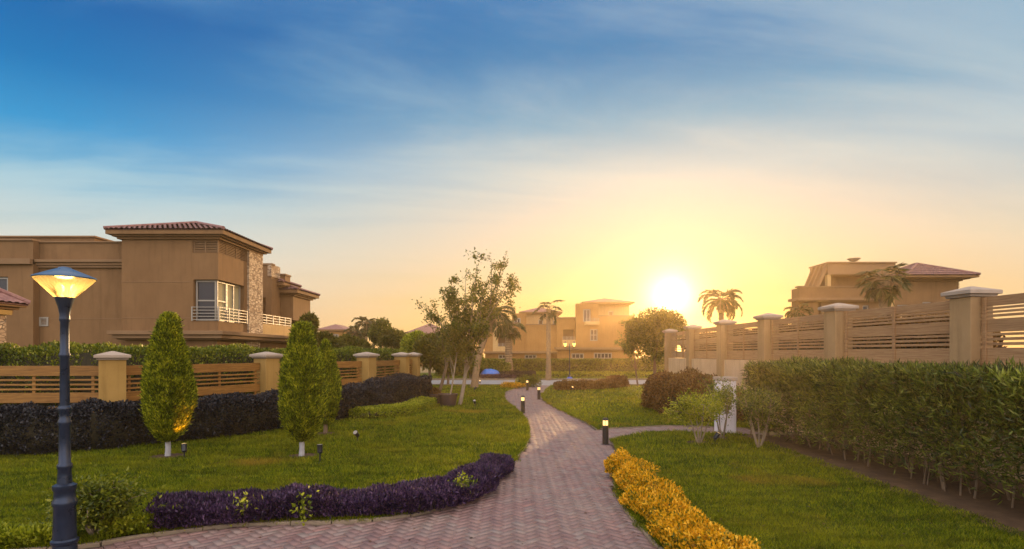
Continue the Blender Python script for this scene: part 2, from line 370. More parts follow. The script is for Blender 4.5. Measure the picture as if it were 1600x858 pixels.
def lampglass():
    m, t = mat_new('ribbed_lamp_glass'); 
    tr = t.node('ShaderNodeBsdfTransparent', ins={0: (.92, .84, .66, 1)}); tl = t.node('ShaderNodeBsdfTranslucent', ins={0: (.80, .66, .40, 1)}); gl = t.node('ShaderNodeBsdfGlossy', ins={0: (.9, .85, .8, 1), 1: .15})
    a = t.node('ShaderNodeMixShader', ins={0: .48, 1: tr.outputs[0], 2: tl.outputs[0]})
    out(t, t.node('ShaderNodeMixShader', ins={0: .10, 1: a.outputs[0], 2: gl.outputs[0]}).outputs[0]); return m
M['lampglass'] = lampglass()

# ------------------------------------------------------------------ helpers: plants
def G(px, py):                                     # a ground point of the site plan
    Y = 1890. / (py - 552); return ((px - 800) * Y / 900, Y)
def W(px, py, Y): return ((px - 800) * Y / 900, Y, H - (py - 552) * Y / 900)
def unit(a): return a / (np.linalg.norm(a, axis=-1, keepdims=True) + 1e-9)
def leaf_geo(P, D, L, Wd, fold=.2, N=None):
    n = len(P); D = unit(D); N = unit(rng.normal(size=(n, 3))) if N is None else N
    S = unit(np.cross(D, N)); N = np.cross(S, D)
    L = np.broadcast_to(L, (n,))[:, None]; Wd = np.broadcast_to(Wd, (n,))[:, None]
    V = np.stack([P, P + D * L * .45 + S * Wd * .5 + N * Wd * fold, P + D * L - N * L * .12, P + D * L * .45 - S * Wd * .5 + N * Wd * fold], 1)
    return V.reshape(-1, 3), np.arange(4 * n).reshape(-1, 4)
def leaves(name, P, D, L, Wd, mat, parent, **k):
    V, F = leaf_geo(np.asarray(P), np.asarray(D), L, Wd, **k)
    return npmesh(name, V, F, mat, parent)
def wob(P, s=1.):
    x, y, z = P[..., 0] * s, P[..., 1] * s, P[..., 2] * s
    return (np.sin(2.1 * x + 1.3 * y + .7) + np.sin(1.7 * y - 2.3 * z + 1.9) + np.sin(3.9 * x - 2.2 * z + .3) * .6 + np.sin(5.3 * y + 4.1 * x + 2) * .5 + np.sin(7.7 * z + 6.1 * x) * .3) / 3.
def cat(pts, n=8):                                 # a smooth line through points
    P = np.array(pts, float); P = np.vstack([2 * P[0] - P[1], P, 2 * P[-1] - P[-2]]); o = []
    for i in range(1, len(P) - 2):
        a, b, c, d = P[i - 1:i + 3]
        for k in range(n):
            t = k / n; o.append(.5 * (2 * b + (c - a) * t + (2 * a - 5 * b + 4 * c - d) * t * t + (3 * b - a - 3 * c + d) * t ** 3))
    o.append(P[-2]); return np.array(o)
def along(line, s):                                # s in 0..1 -> point and left normal
    seg = np.diff(line, axis=0); ln = np.linalg.norm(seg, axis=1); cum = np.r_[0, np.cumsum(ln)]; u = s * cum[-1]
    i = np.clip(np.searchsorted(cum, u) - 1, 0, len(ln) - 1); t = (u - cum[i]) / ln[i]
    p = line[i] + seg[i] * t[:, None]; d = seg[i] / ln[i][:, None]
    return p, np.stack([-d[:, 1], d[:, 0]], 1), cum[-1]
def hedge(name, label, cat_, pts, width, h, n, L, Wd, mat, z0=.02, up=.5, rough=.10, core=True, group=None, ws=1.2, stems=0, shell=.16, mb=M, low=1., flat=.10):
    """pts: centre line (xy). width, h: number or function of s in 0..1"""
    line = cat(pts, 6); f = lambda v, s: v(s) if callable(v) else np.full_like(s, v)
    c = line[len(line) // 2]; root = thing(name, label, cat_, (c[0], c[1], 0), group)
    s = rng.random(n); p, nr, LEN = along(line, s); w, hh = f(width, s), f(h, s)
    side = rng.random(n); dep = np.abs(rng.normal(0, shell, n))
    th = np.where(side < .40, rng.uniform(-1, 1, n), np.where(rng.random(n) < .5, -1., 1.))
    v = np.where(side < .40, 1., rng.random(n) ** low)
    end = np.minimum(s, 1 - s) * LEN; rnd = np.clip(end / (w * .5 + 1e-6), .0, 1); rnd = np.sqrt(1 - (1 - rnd) ** 2)
    lat = th * w / 2 * (.35 + .65 * rnd); zz = v * hh * (.75 + .25 * rnd)
    lat = np.where(side < .40, lat, lat - np.sign(lat) * dep); zz = np.where(side < .40, zz - dep, zz)
    # rounded shoulders
    e = np.clip((np.abs(lat) / (w / 2)), 0, 1); zz = np.where(side < .40, zz - flat * hh * e ** 4, zz)
    P = np.stack([p[:, 0] + nr[:, 0] * lat, p[:, 1] + nr[:, 1] * lat, z0 + zz], 1)
    o = np.stack([nr[:, 0] * np.where(side < .40, .3 * th, np.sign(th)), nr[:, 1] * np.where(side < .40, .3 * th, np.sign(th)), np.where(side < .40, 1., .25)], 1)
    P = P + o * (wob(P, ws) * rough * 1.3)[:, None]; P[:, 2] = np.maximum(P[:, 2], z0)
    D = o * .7 + np.array((0, 0, up)) + rng.normal(0, .55, (n, 3))
    leaves('foliage', P, D, L * rng.uniform(.7, 1.3, n), Wd * rng.uniform(.7, 1.3, n), mat, root)
    if core:  # added solid backing, coloured dark as the shaded inside of the hedge
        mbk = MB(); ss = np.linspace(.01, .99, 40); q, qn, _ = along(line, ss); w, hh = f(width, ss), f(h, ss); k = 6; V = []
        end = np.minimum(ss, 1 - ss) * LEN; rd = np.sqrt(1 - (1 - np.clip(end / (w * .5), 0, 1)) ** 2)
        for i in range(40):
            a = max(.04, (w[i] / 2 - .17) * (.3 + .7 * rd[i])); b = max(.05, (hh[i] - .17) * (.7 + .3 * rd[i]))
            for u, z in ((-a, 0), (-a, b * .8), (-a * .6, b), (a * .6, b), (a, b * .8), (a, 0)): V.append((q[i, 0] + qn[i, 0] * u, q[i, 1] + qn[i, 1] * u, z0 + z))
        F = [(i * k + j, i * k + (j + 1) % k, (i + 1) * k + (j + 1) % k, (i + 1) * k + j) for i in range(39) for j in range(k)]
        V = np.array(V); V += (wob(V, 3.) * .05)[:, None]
        npmesh('dark_core', V, F, mb['core_tone'], root)
    if stems:
        mbk = MB()
        for i in range(stems):
            sp, sn, _ = along(line, np.array([(i + rng.uniform(.2, .8)) / stems])); l = rng.uniform(-.3, .3) * (width if not callable(width) else .5)
            b = np.array((sp[0, 0] + sn[0, 0] * l, sp[0, 1] + sn[0, 1] * l, -.02)); hz = (h if not callable(h) else 1.) * rng.uniform(.6, .85)
            pt = [b]; 
            for j in range(4): pt.append(b + np.array((rng.normal(0, .05), rng.normal(0, .05), hz * (j + 1) / 4)))
            r = rng.uniform(.008, .02); mbk.tube(pt, [r, r * .9, r * .75, r * .55, r * .3], 6)
        mbk.build('stem', mb['bark'], root, smooth=True)
    return root
def blob(C, rad, n, shell=.25):                    # points in an uneven ball, most of them near its skin
    d = unit(rng.normal(size=(n, 3))); r = 1 - np.abs(rng.normal(0, shell, n)); r = np.clip(r, .05, 1.2)
    P = np.array(C) + d * r[:, None] * np.array(rad); return P, d
def limb(mbk, a, b, r0, r1, bend=.15, n=5, k=6):
    a, b = np.array(a, float), np.array(b, float); L = np.linalg.norm(b - a); pts = []
    o1 = rng.normal(0, bend * L * .4, 3); 
    for i in range(n + 1):
        t = i / n; pts.append(a + (b - a) * t + o1 * math.sin(math.pi * t) + (np.array((0, 0, bend * L * .5)) * math.sin(math.pi * t)))
    mbk.tube(pts, [r0 + (r1 - r0) * i / n for i in range(n + 1)], k); return pts
def tree(name, label, base, fork, targets, r0, nl, L, Wd, mat, barkm, spread=.45, group=None, cat_='tree', trunkbend=.08, along_=.35, droop=.0):
    root = thing(name, label, cat_, (base[0], base[1], 0), group); tm = MB()
    tp = limb(tm, (base[0], base[1], -.05), fork, r0, r0 * .65, trunkbend, 6, 9)
    Ps, Ds = [], []; per = max(1, nl // len(targets))
    for tg in targets:
        st = tp[rng.integers(3, 7)]; lp = limb(tm, st, tg, r0 * .42, r0 * .08, .12, 6, 6); lp = np.array(lp)
        for j in range(5):                          # side twigs, each ending in a tuft
            i = rng.integers(2, 7); a = lp[i]; b = a + rng.normal(0, spread * .75, 3) + np.array((0, 0, spread * .25)); tw = np.array(limb(tm, a, b, r0 * .10, r0 * .03, .1, 3, 4))
            m = per // 6; t = rng.random(m) ** .6; q = a + (b - a) * t[:, None] + rng.normal(0, spread * .22, (m, 3)); Ps.append(q); Ds.append((b - a) * .8 + rng.normal(0, .5, (m, 3)))
        m = per // 6; t = along_ + (1 - along_) * rng.random(m); q = np.stack([np.interp(t * 6, np.arange(7), lp[:, c]) for c in range(3)], 1) + rng.normal(0, spread * .2, (m, 3)); Ps.append(q); Ds.append(unit(lp[-1] - lp[0]) * .6 + rng.normal(0, .5, (m, 3)))
    P, D = np.vstack(Ps), np.vstack(Ds); D[:, 2] -= droop
    tm.build('trunk', barkm, root, smooth=True)
    leaves('crown', P, D, L * rng.uniform(.6, 1.3, len(P)), Wd * rng.uniform(.7, 1.3, len(P)), mat, root)
    return root
def frond(o, az, el, L, wl, nl=26, droop=.9, fan=False):
    """one palm leaf: rachis points bending down and leaflets both sides; returns leaf P, D, L arrays and rachis"""
    h = np.array((math.cos(az), math.sin(az), 0)); pts = [np.array(o, float)]; a = el
    for i in range(10):
        pts.append(pts[-1] + (h * math.cos(a) + np.array((0, 0, math.sin(a)))) * L / 10); a -= droop * .16 * (1 + i * .12)
    pts = np.array(pts); side = np.cross(h, (0, 0, 1.)); P, D, Ls = [], [], []
    if fan:
        c = pts[6]; ax = unit(pts[7] - pts[5])
        for k in range(nl):
            w = (k / (nl - 1) - .5) * 4.2; d = ax * math.cos(w) + side * math.sin(w) + np.array((0, 0, -.12 - .25 * rng.random())); P.append(c); D.append(d); Ls.append(L * .48 * (1 - .12 * abs(w)) * rng.uniform(.85, 1.1))
    else:
        for k in range(nl):
            t = .18 + .82 * k / nl; i = t * 10; c = np.array([np.interp(i, np.arange(11), pts[:, q]) for q in range(3)]); ax = unit(pts[min(int(i) + 1, 10)] - pts[int(min(i, 9))])
            for sg in (-1, 1): P.append(c); D.append(ax * .75 + side * sg * (.8 - .3 * t) + np.array((0, 0, -.25 + rng.normal(0, .12)))); Ls.append(wl * math.sin(math.pi * (.15 + .8 * t)) * rng.uniform(.8, 1.15))
    return np.array(P), np.array(D), np.array(Ls), pts
def palm(name, label, base, top, r0, L, n, fan=False, elr=(-.5, 1.2), lean=0., group=None, wl=None, lw=.05, mat='leaf_palm', boots=True, nl=26, droop=.9, z0=-.05):
    root = thing(name, label, 'palm tree', (base[0], base[1], 0), group); top = np.array(top, float); b = np.array((base[0], base[1], z0)); tm = MB()
    N = 44; pts, rad = [], []
    for i in range(N + 1):
        t = i / N; p = b + (top - b) * t + np.array((lean * math.sin(math.pi * t), 0, 0)); r = r0 * (1.25 - .35 * min(1, t * 3)) * (1 + (.09 if i % 2 else -.05)) * (1 + (.35 if boots and t > .88 else 0)); pts.append(p); rad.append(r)
    tm.tube(pts, rad, 12); 
    Ps, Ds, Ls = [], [], []; rc = MB()
    for k in range(n):
        az = k * 2.39996 + rng.uniform(-.25, .25); el = elr[0] + (elr[1] - elr[0]) * (k + .5) / n + rng.uniform(-.12, .12)
        P, D, l, rp = frond(top + np.array((0, 0, r0 * .5)), az, el, L * rng.uniform(.85, 1.1), wl or L * .32, nl, droop, fan)
        Ps.append(P); Ds.append(D); Ls.append(l); tm.tube(rp[:8 if fan else 11], [.022 * L ** .5 * (1 - .08 * i) for i in range(8 if fan else 11)], 4)
    P, D, l = np.vstack(Ps), np.vstack(Ds), np.hstack(Ls)
    tm.build('trunk', M['palmbark'], root, smooth=True)
    leaves('crown', P, D, l, lw * rng.uniform(.8, 1.2, len(l)), M[mat], root, fold=.1)
    return root
def roundtree(name, label, base, c, rad, n, L, Wd, mat, r0=.1, group=None, barkm='bark', cat_='tree', lumps=9):
    root = thing(name, label, cat_, (base[0], base[1], 0), group); tm = MB(); c = np.array(c, float); rad = np.array(rad, float)
    fk = np.array((base[0] * .5 + c[0] * .5, base[1] * .5 + c[1] * .5, max(.1, c[2] - rad[2] * .6))); tp = limb(tm, (base[0], base[1], -.05), fk, r0, r0 * .7, .05, 5, 8); Ps, Ds = [], []
    for i in range(lumps):
        d = unit(rng.normal(size=3)); d[2] = d[2] * .8 + .1; q = c + d * rad * rng.uniform(.45, .72); limb(tm, fk, q, r0 * .4, r0 * .1, .1, 4, 5)
        P, D = blob(q, rad * rng.uniform(.38, .55), n // (lumps + 2), .3); Ps.append(P); Ds.append(D)
    P, D = blob(c, rad * .9, 2 * n // (lumps + 2), .3); Ps.append(P); Ds.append(D)
    P, D = np.vstack(Ps), np.vstack(Ds); P = P + D * (wob(P, 2.) * .08 * rad.mean())[:, None]; P[:, 2] = np.maximum(P[:, 2], .03)
    D = D + rng.normal(0, .6, D.shape) + np.array((0, 0, .3))
    tm.build('trunk', M[barkm], root, smooth=True); leaves('crown', P, D, L * rng.uniform(.6, 1.4, len(P)), Wd * rng.uniform(.7, 1.3, len(P)), M[mat], root)
    return root
def inside(poly, P):
    x, y = P[:, 0], P[:, 1]; r = np.zeros(len(P), bool); n = len(poly)
    for i in range(n):
        x0, y0 = poly[i]; x1, y1 = poly[(i + 1) % n]
        if y0 == y1: continue
        c = ((y0 > y) != (y1 > y)); r ^= c & (x < (x1 - x0) * (y - y0) / (y1 - y0) + x0)
    return r
def sheet(name, poly, z, mat, kind='structure'):
    me = bpy.data.meshes.new(name); import bmesh
    bm = bmesh.new(); f = bm.faces.new([bm.verts.new((p[0], p[1], z)) for p in poly]); bmesh.ops.triangulate(bm, faces=[f]); bm.normal_update()
    for f in bm.faces:
        if f.normal.z < 0: f.normal_flip()
    bm.to_mesh(me); bm.free(); me.materials.append(mat); o = bpy.data.objects.new(name, me); COL.objects.link(o); o['kind'] = kind; return o

# ------------------------------------------------------------------ the setting: ground, road, path, lawns
sheet('ground', [(-800, -60), (800, -60), (800, 1400), (-800, 1400)], -.10, M['terrain'])
LE = cat([(-11, 5.2), (-7.2, 5.75), G(100, 853), G(200, 838), G(310, 824), G(400, 816), G(480, 815), G(560, 813), G(640, 804), G(700, 788), G(740, 768), G(775, 742), G(805, 718), G(822, 696), G(827, 676), G(822, 656), G(808, 641), G(794, 630), G(787, 621), G(791, 613), G(806, 607), (1.05, 38.3)], 6)
RE = cat([(3.0, 3.2), (2.1, 5.2), G(1035, 858), G(1010, 835), G(985, 808), G(967, 783), G(959, 760), G(962, 737), G(966, 716), G(960, 696), G(945, 681), G(926, 666), G(905, 655), G(885, 645), G(864, 635), G(851, 626), G(846, 617), G(850, 608), (2.55, 38.3)], 6)
path_poly = [(-11, 2)] + [tuple(p) for p in LE] + [tuple(p) for p in RE[::-1]] + [(3.4, 2)]
i_side = int(np.argmin(np.abs(RE[:, 1] - 14.6)))
SPL = cat([(RE[i_side - 3][0] - .25, RE[i_side - 3][1] - .05), G(1000, 676), G(1050, 673), G(1110, 676), (6.6, 14.9)], 6)
SPU = cat([(RE[i_side + 4][0] - .3, RE[i_side + 4][1]), G(985, 667.5), G(1045, 664.5), G(1100, 666), (6.6, 16.2)], 6)
sheet('path', path_poly, -.052, M['joint']); 
sheet('side_path_bed', [tuple(p) for p in SPL] + [tuple(p) for p in SPU[::-1]], -.048, M['joint'])
sheet('road', [(-160, 38.3), (160, 38.3), (160, 46.2), (-160, 46.2)], -.06, M['road'])
def pavers(name, poly, bounds, z, ang):
    x0, x1, y0, y1 = bounds; Wb, g = .1, .0035; ca, sa = math.cos(ang), math.sin(ang); N = int(1.5 * max(x1 - x0, y1 - y0) / Wb); cx, cy = (x0 + x1) / 2, (y0 + y1) / 2
    A = []
    i, j = np.meshgrid(np.arange(-N, N), np.arange(-N // 2, N // 2), indexing='ij')
    # herringbone: lattice (W,W) and (2W,-2W); one brick lying, one standing
    ox, oy = Wb * i + 2 * Wb * j, Wb * i - 2 * Wb * j
    for (bx, by, w, h) in ((0, 0, 2 * Wb, Wb), (0, Wb, Wb, 2 * Wb)):
        lx, ly = (ox + bx).ravel(), (oy + by).ravel(); mx, my = lx + w / 2, ly + h / 2
        X, Y = cx + ca * mx - sa * my, cy + sa * mx + ca * my
        ok = (X > x0) & (X < x1) & (Y > y0) & (Y < y1); X, Y = X[ok], Y[ok]
        ok = inside(poly, np.stack([X, Y], 1)); X, Y = X[ok], Y[ok]; n = len(X)
        zt = z + rng.normal(0, .0022, n) + .006 * wob(np.stack([X, Y, 0 * X], 1), 1.1); tx, ty = rng.normal(0, .013, n), rng.normal(0, .013, n); V = []
        for ins, dz in ((g / 2, -.012), (g / 2 + .004, 0)):
            for u, v in ((-1, -1), (1, -1), (1, 1), (-1, 1)):
                a, b = u * (w / 2 - ins), v * (h / 2 - ins); V.append(np.stack([X + ca * a - sa * b, Y + sa * a + ca * b, zt + dz + a * tx + b * ty], 1))
        A.append(np.stack(V, 1).reshape(-1, 3))
    V = np.vstack(A); n = len(V) // 8; f = np.array([(4, 5, 6, 7), (0, 1, 5, 4), (1, 2, 6, 5), (2, 3, 7, 6), (3, 0, 4, 7)])
    o = npmesh(name, V, (np.arange(n)[:, None, None] * 8 + f[None]).reshape(-1, 4), M['paver']); o['kind'] = 'structure'; return o
pavers('path_paving', path_poly, (-8, 5, 4.6, 38.3), -.035, R(45))
pavers('side_path_paving', [tuple(p) for p in SPL] + [tuple(p) for p in SPU[::-1]], (1.5, 7, 13.5, 17.5), -.031, R(45))
def kerb(name, line, w, z0, z1, mat, side):        # stones end to end
    mb = MB(); s = np.r_[0, np.cumsum(np.linalg.norm(np.diff(line, axis=0), axis=1))]; n = int(s[-1] / .5)
    for i in range(n):
        a, b = (i + .008) / n, (i + .992) / n; p, nr, _ = along(line, np.array([a, b])); o = side * w / 2; dz = rng.normal(0, .003)
        mb.obox(p[0] + nr[0] * o, p[1] + nr[1] * o, w, z0, z1 + dz)
    o = mb.build(name, mat, bevel=.008); o['kind'] = 'structure'; return o
kerb('kerb', LE, .085, -.09, -.004, M['kerb'], 1); 
RE1, RE2 = RE[:i_side - 2], RE[i_side + 4:]
kerb('kerb', RE1, .085, -.09, -.004, M['kerb'], -1); kerb('kerb', RE2, .085, -.09, -.004, M['kerb'], -1)
kerb('kerb', SPL[1:], .06, -.09, -.008, M['kerb'], -1); kerb('kerb', SPU[2:], .06, -.09, -.008, M['kerb'], 1)
def side_off(line, d): _, nr, _ = along(line, np.linspace(0, 1, len(line))); p, nr, _ = along(line, np.linspace(0, 1, len(line) * 2)); return p + nr * d
LL, RR1, RR2 = side_off(LE, .09), side_off(RE1, -.09), side_off(RE2, -.09)
lawnL = [tuple(p) for p in LL] + [(1.0, 38.1), (-90, 38.1), (-90, 4.6)]
lawnR1 = [tuple(p) for p in RR1] + [tuple(p) for p in side_off(SPL[1:], -.06)] + [(6.6, 14.7), (5.75, 14.6), (6.08, 13), (6.0, 11.4), (6.16, 10), (6.06, 8.7), (6.22, 7.3), (6.1, 6.2), (6.2, 3)]
lawnR2 = [tuple(p) for p in side_off(SPU[2:], .06)][::-1] + [tuple(p) for p in RR2] + [(2.65, 38.1), (40, 38.1), (40, 30), (8.5, 29), (8.0, 16.3)]
lawnF = [(-120, 46.5), (120, 46.5), (120, 62), (-120, 62)]
for pl in (lawnL, lawnR1, lawnR2, lawnF): sheet('lawn', pl, .0, M['lawn'])
sheet('soil_strip', [(5.85, 2), (5.8, 6.5), (5.8, 8.5), (5.78, 11), (5.65, 14.75), (8.9, 14.9), (9.5, 2)], .006, M['soil'])
mbk = MB()
for y0, y1 in ((38.1, 38.3), (46.2, 46.5)):
    if y0 < 40: mbk.box(-120, 1.0, y0, y1, -.1, .05); mbk.box(2.7, 120, y0, y1, -.1, .05)
    else: mbk.box(-120, 120, y0, y1, -.1, .06)
o = mbk.build('road_kerb', M['kerb'], bevel=.01); o['kind'] = 'structure'

PATCH = [(-6.99, 11.7, .5), (-4.26, 11.74, .45), (-4.9, 15., .45), (4.35, 13.5, .4), (5.1, 14.2, .4)]
def disc(c, r): return [(c[0] + r * (1 + .12 * math.sin(3 * a + c[1])) * math.cos(a), c[1] + r * (1 + .12 * math.sin(2 * a)) * math.sin(a)) for a in np.linspace(0, 2 * math.pi, 20)[:-1]]
for x, y, r in PATCH: sheet('soil_patch', disc((x, y), r * .75), .008, M['soil'])

def grass(name, poly, n, bounds, label, power=1.4, hmul=1.):
    x0, x1, y0, y1 = bounds; a = 1 - power
    y = (y0 ** a + rng.random(n * 3) * (y1 ** a - y0 ** a)) ** (1 / a); x = rng.uniform(-1.35, 1.1, n * 3) * y
    P = np.stack([x, y], 1); ok = (x > x0) & (x < x1) & inside(poly, P)
    for cx, cy, r in PATCH: ok &= (np.hypot(x - cx, y - cy) > r * .62)
    P = P[ok][:n]; y = P[:, 1]; m = len(P); sc = np.clip(y / 9., .75, 3.2)
    h = rng.uniform(.030, .065, m) * np.clip(sc, .8, 1.5) * hmul * (1 + .45 * wob(np.c_[P[:, 0] * .7, P[:, 1] * 1.8, np.zeros(m)], 2.2)); w = .0065 * sc * rng.uniform(.7, 1.3, m); th = rng.uniform(0, math.pi, m)
    d = np.stack([np.cos(th), np.sin(th)], 1) * w[:, None]; lean = rng.normal(0, .5, (m, 2)) * h[:, None]
    V = np.stack([np.c_[P - d, np.zeros(m)], np.c_[P + d, np.zeros(m)], np.c_[P + lean, h]], 1).reshape(-1, 3)
    o = npmesh(name, V, np.arange(3 * m).reshape(-1, 3), M['grass']); tag(o, label, 'grass', kind='stuff'); return o
grass('grass', lawnL, 430000, (-18, 2, 5.2, 38), 'mown green lawn with yellowish patches left of the winding brick path')
grass('grass', lawnR1, 150000, (0, 6, 5.2, 16), 'mown green lawn between golden bed and tall hedge on the right')
grass('grass', lawnR2, 70000, (0, 20, 15.5, 38), 'sunlit mown lawn beyond the narrow side path')
grass('grass', lawnF, 30000, (-40, 40, 46.5, 56), 'strip of grass across the road before the clipped hedge', hmul=1.5)

def edge_grass(name, line, side, n, label):
    sft = rng.random(n); p, nr, LEN = along(line, sft); d = .10 - np.abs(rng.normal(0, .035, n)) * (1 + 1.2 * np.clip(wob(np.c_[p, np.zeros(n)], 2.6), 0, 1)); P = p + nr * (side * d)[:, None]
    ok = P[:, 1] < 30; P = P[ok]; m = len(P); sc = np.clip(P[:, 1] / 9, .8, 2.5); h = rng.uniform(.03, .07, m) * np.clip(sc, .8, 1.4); w = .006 * sc; th = rng.uniform(0, math.pi, m)
    dd = np.stack([np.cos(th), np.sin(th)], 1) * w[:, None]; lean = -nr[ok] * (side * rng.uniform(0, 1.1, m) * h)[:, None] + rng.normal(0, .3, (m, 2)) * h[:, None]
    V = np.stack([np.c_[P - dd, np.zeros(m) - .01], np.c_[P + dd, np.zeros(m) - .01], np.c_[P + lean, h * .9]], 1).reshape(-1, 3)
    tag(npmesh(name, V, np.arange(3 * m).reshape(-1, 3), M['grass']), label, 'grass', kind='stuff')
edge_grass('edge_grass', LE, 1, 16000, 'ragged grass leaning over the left kerb of the path'); edge_grass('edge_grass', RE1, -1, 9000, 'ragged grass leaning over the right kerb near the golden bed'); edge_grass('edge_grass', RE2, -1, 7000, 'ragged grass along the right kerb beyond the side path')
def fallen(n):
    y = 5.8 + 20 * rng.random(n) ** 1.6; x = rng.uniform(-.85, .75, n) * y; P = np.stack([x, y, np.full(n, -.028)], 1); onp = inside(path_poly, P[:, :2]); keep = rng.random(n) < np.where(onp, .35, 1.); P[~onp, 2] = .045
    P = P[keep]; D = rng.normal(size=(len(P), 3)) * (1, 1, .12); V, F = leaf_geo(P, D, rng.uniform(.03, .07, len(P)), rng.uniform(.015, .03, len(P)), N=np.tile((0., 0., 1.), (len(P), 1)))
    tag(npmesh('fallen_leaves', V, F, M['leaf_red']), 'dry fallen leaves scattered over lawns and path', 'leaves', kind='stuff')
fallen(700)
# ------------------------------------------------------------------ buildings
def window(parent, ax, c, dr, a0, a1, z0, z1, nv=1, nh=0, pane='glass', fw=.06, rec=.12, name='window'):
    """frame and pane set back rec behind the face at c; dr: +1 if the wall's thickness goes to +, -1 to -"""
    f = MB(); p = MB(); d0, d1 = c + dr * rec * .6, c + dr * rec
    def b(u0, u1, v0, v1, e0, e1, m):
        lo, hi = min(e0, e1), max(e0, e1)
        m.box(u0, u1, lo, hi, v0, v1) if ax == 'y' else m.box(lo, hi, u0, u1, v0, v1)
    b(a0, a0 + fw, z0, z1, d0, d1, f); b(a1 - fw, a1, z0, z1, d0, d1, f); b(a0 + fw, a1 - fw, z0, z0 + fw, d0, d1, f); b(a0 + fw, a1 - fw, z1 - fw, z1, d0, d1, f)
    for i in range(1, nv + 1): u = a0 + (a1 - a0) * i / (nv + 1); b(u - fw * .4, u + fw * .4, z0 + fw, z1 - fw, d0 + dr * .005, d1, f)
    for i in range(1, nh + 1): v = z0 + (z1 - z0) * i / (nh + 1); b(a0 + fw, a1 - fw, v - fw * .4, v + fw * .4, d0 + dr * .008, d1, f)
    b(a0 + fw * .5, a1 - fw * .5, z0 + fw * .5, z1 - fw * .5, d1 + dr * .01, d1 + dr * .03, p)
    o = f.build(name, M['white'], parent); p.build('pane', M[pane], o); return o
def railing(parent, segs, z0, z1, n=3, post=.9):
    m = MB()
    for (p, q) in segs:
        L = math.dist(p, q)
        for i in range(n + 1): z = z0 + .06 + (z1 - z0 - .06) * i / n; m.obox(p, q, .03, z - .014, z + .014)
        k = max(1, round(L / post))
        for i in range(k + 1):
            t = i / k; x, y = p[0] + (q[0] - p[0]) * t, p[1] + (q[1] - p[1]) * t; m.box(x - .024, x + .024, y - .024, y + .024, z0, z1 + .025)
    return m.build('railing', M['white'], parent)
def hip(x0, x1, y0, y1, ze, zr, tiles=True, pitch=.22):
    """hip roof over a rectangle; ridge along the longer side"""
    cx, cy = (x0 + x1) / 2, (y0 + y1) / 2; h = min(x1 - x0, y1 - y0) / 2
    A = np.array((cx if x1 - x0 <= y1 - y0 else x0 + h, y0 + h if x1 - x0 <= y1 - y0 else cy, zr)); B = np.array((cx if x1 - x0 <= y1 - y0 else x1 - h, y1 - h if x1 - x0 <= y1 - y0 else cy, zr))
    c = [np.array(q, float) for q in ((x0, y0, ze), (x1, y0, ze), (x1, y1, ze), (x0, y1, ze))]; mb = MB()
    F = [[c[0], c[1], B, A], [c[1], c[2], B, B], [c[2], c[3], A, B], [c[3], c[0], A, A]] if x1 - x0 > y1 - y0 else [[c[0], c[1], A, A], [c[1], c[2], B, A], [c[2], c[3], B, B], [c[3], c[0], A, B]]
    if not tiles:
        for f in F: mb.add(f if not np.allclose(f[2], f[3]) else f[:3], [tuple(range(4 if not np.allclose(f[2], f[3]) else 3))])
    else:
        for f in F:
            e = f[1] - f[0]; Lu = np.linalg.norm(e); u = e / Lu; mid = (f[2] + f[3]) / 2 - f[0]; v = mid - u * mid.dot(u); Lv = np.linalg.norm(v); v /= Lv; n = np.cross(u, v); n *= np.sign(n[2])
            ua, ub = (f[3] - f[0]).dot(u), (f[2] - f[0]).dot(u)
            nu = int(Lu / (pitch / 4)); nr = max(2, int(Lv / .36)); G_ = {}
            V = []; Fq = []
            for r in range(nr):
                for half in (0, 1):
                    t = (r + half) / nr; lift = .035 if half == 0 else .0
                    lo, hi = ua * t, Lu + (ub - Lu) * t
                    for k in range(nu + 1):
                        uu = min(max(Lu * k / nu, lo), hi); V.append(f[0] + u * uu + v * Lv * t + n * (lift + .045 * abs(math.sin(math.pi * uu / pitch))))
                b0 = r * 2 * (nu + 1)
                for k in range(nu): Fq.append((b0 + k, b0 + k + 1, b0 + nu + 1 + k + 1, b0 + nu + 1 + k))
            mb.add(V, Fq); mb.add([f[0] - n * .01, f[1] - n * .01, f[2] - n * .01, f[3] - n * .01], [(0, 1, 2, 3)])
        for i, q in enumerate(c):
            a = A if i in (0, 3) and x1 - x0 > y1 - y0 or (i in (0, 1) and x1 - x0 <= y1 - y0) else B
            mb.tube([q + np.array((0, 0, .06)), a + np.array((0, 0, .06))], .075, 8)
        if not np.allclose(A, B): mb.tube([A + (0, 0, .06), B + (0, 0, .06)], .08, 8)
    return mb
def roofed(parent, x0, x1, y0, y1, zw, ov, zr, tiles=True, fas=.28):
    """fascia, cornice under it and tiled hip roof above walls ending at zw"""
    m = MB(); m.box(x0 - ov, x1 + ov, y0 - ov, y1 + ov, zw + .10, zw + fas); m.box(x0 - ov * .62, x1 + ov * .62, y0 - ov * .62, y1 + ov * .62, zw + .03, zw + .10); m.box(x0 - ov * .3, x1 + ov * .3, y0 - ov * .3, y1 + ov * .3, zw - .06, zw + .03)
    r = hip(x0 - ov - .04, x1 + ov + .04, y0 - ov - .04, y1 + ov + .04, zw + fas + .005, zr, tiles).build('roof', M['tile'], parent)
    m.build('cornice', M['wallA'], r); return r

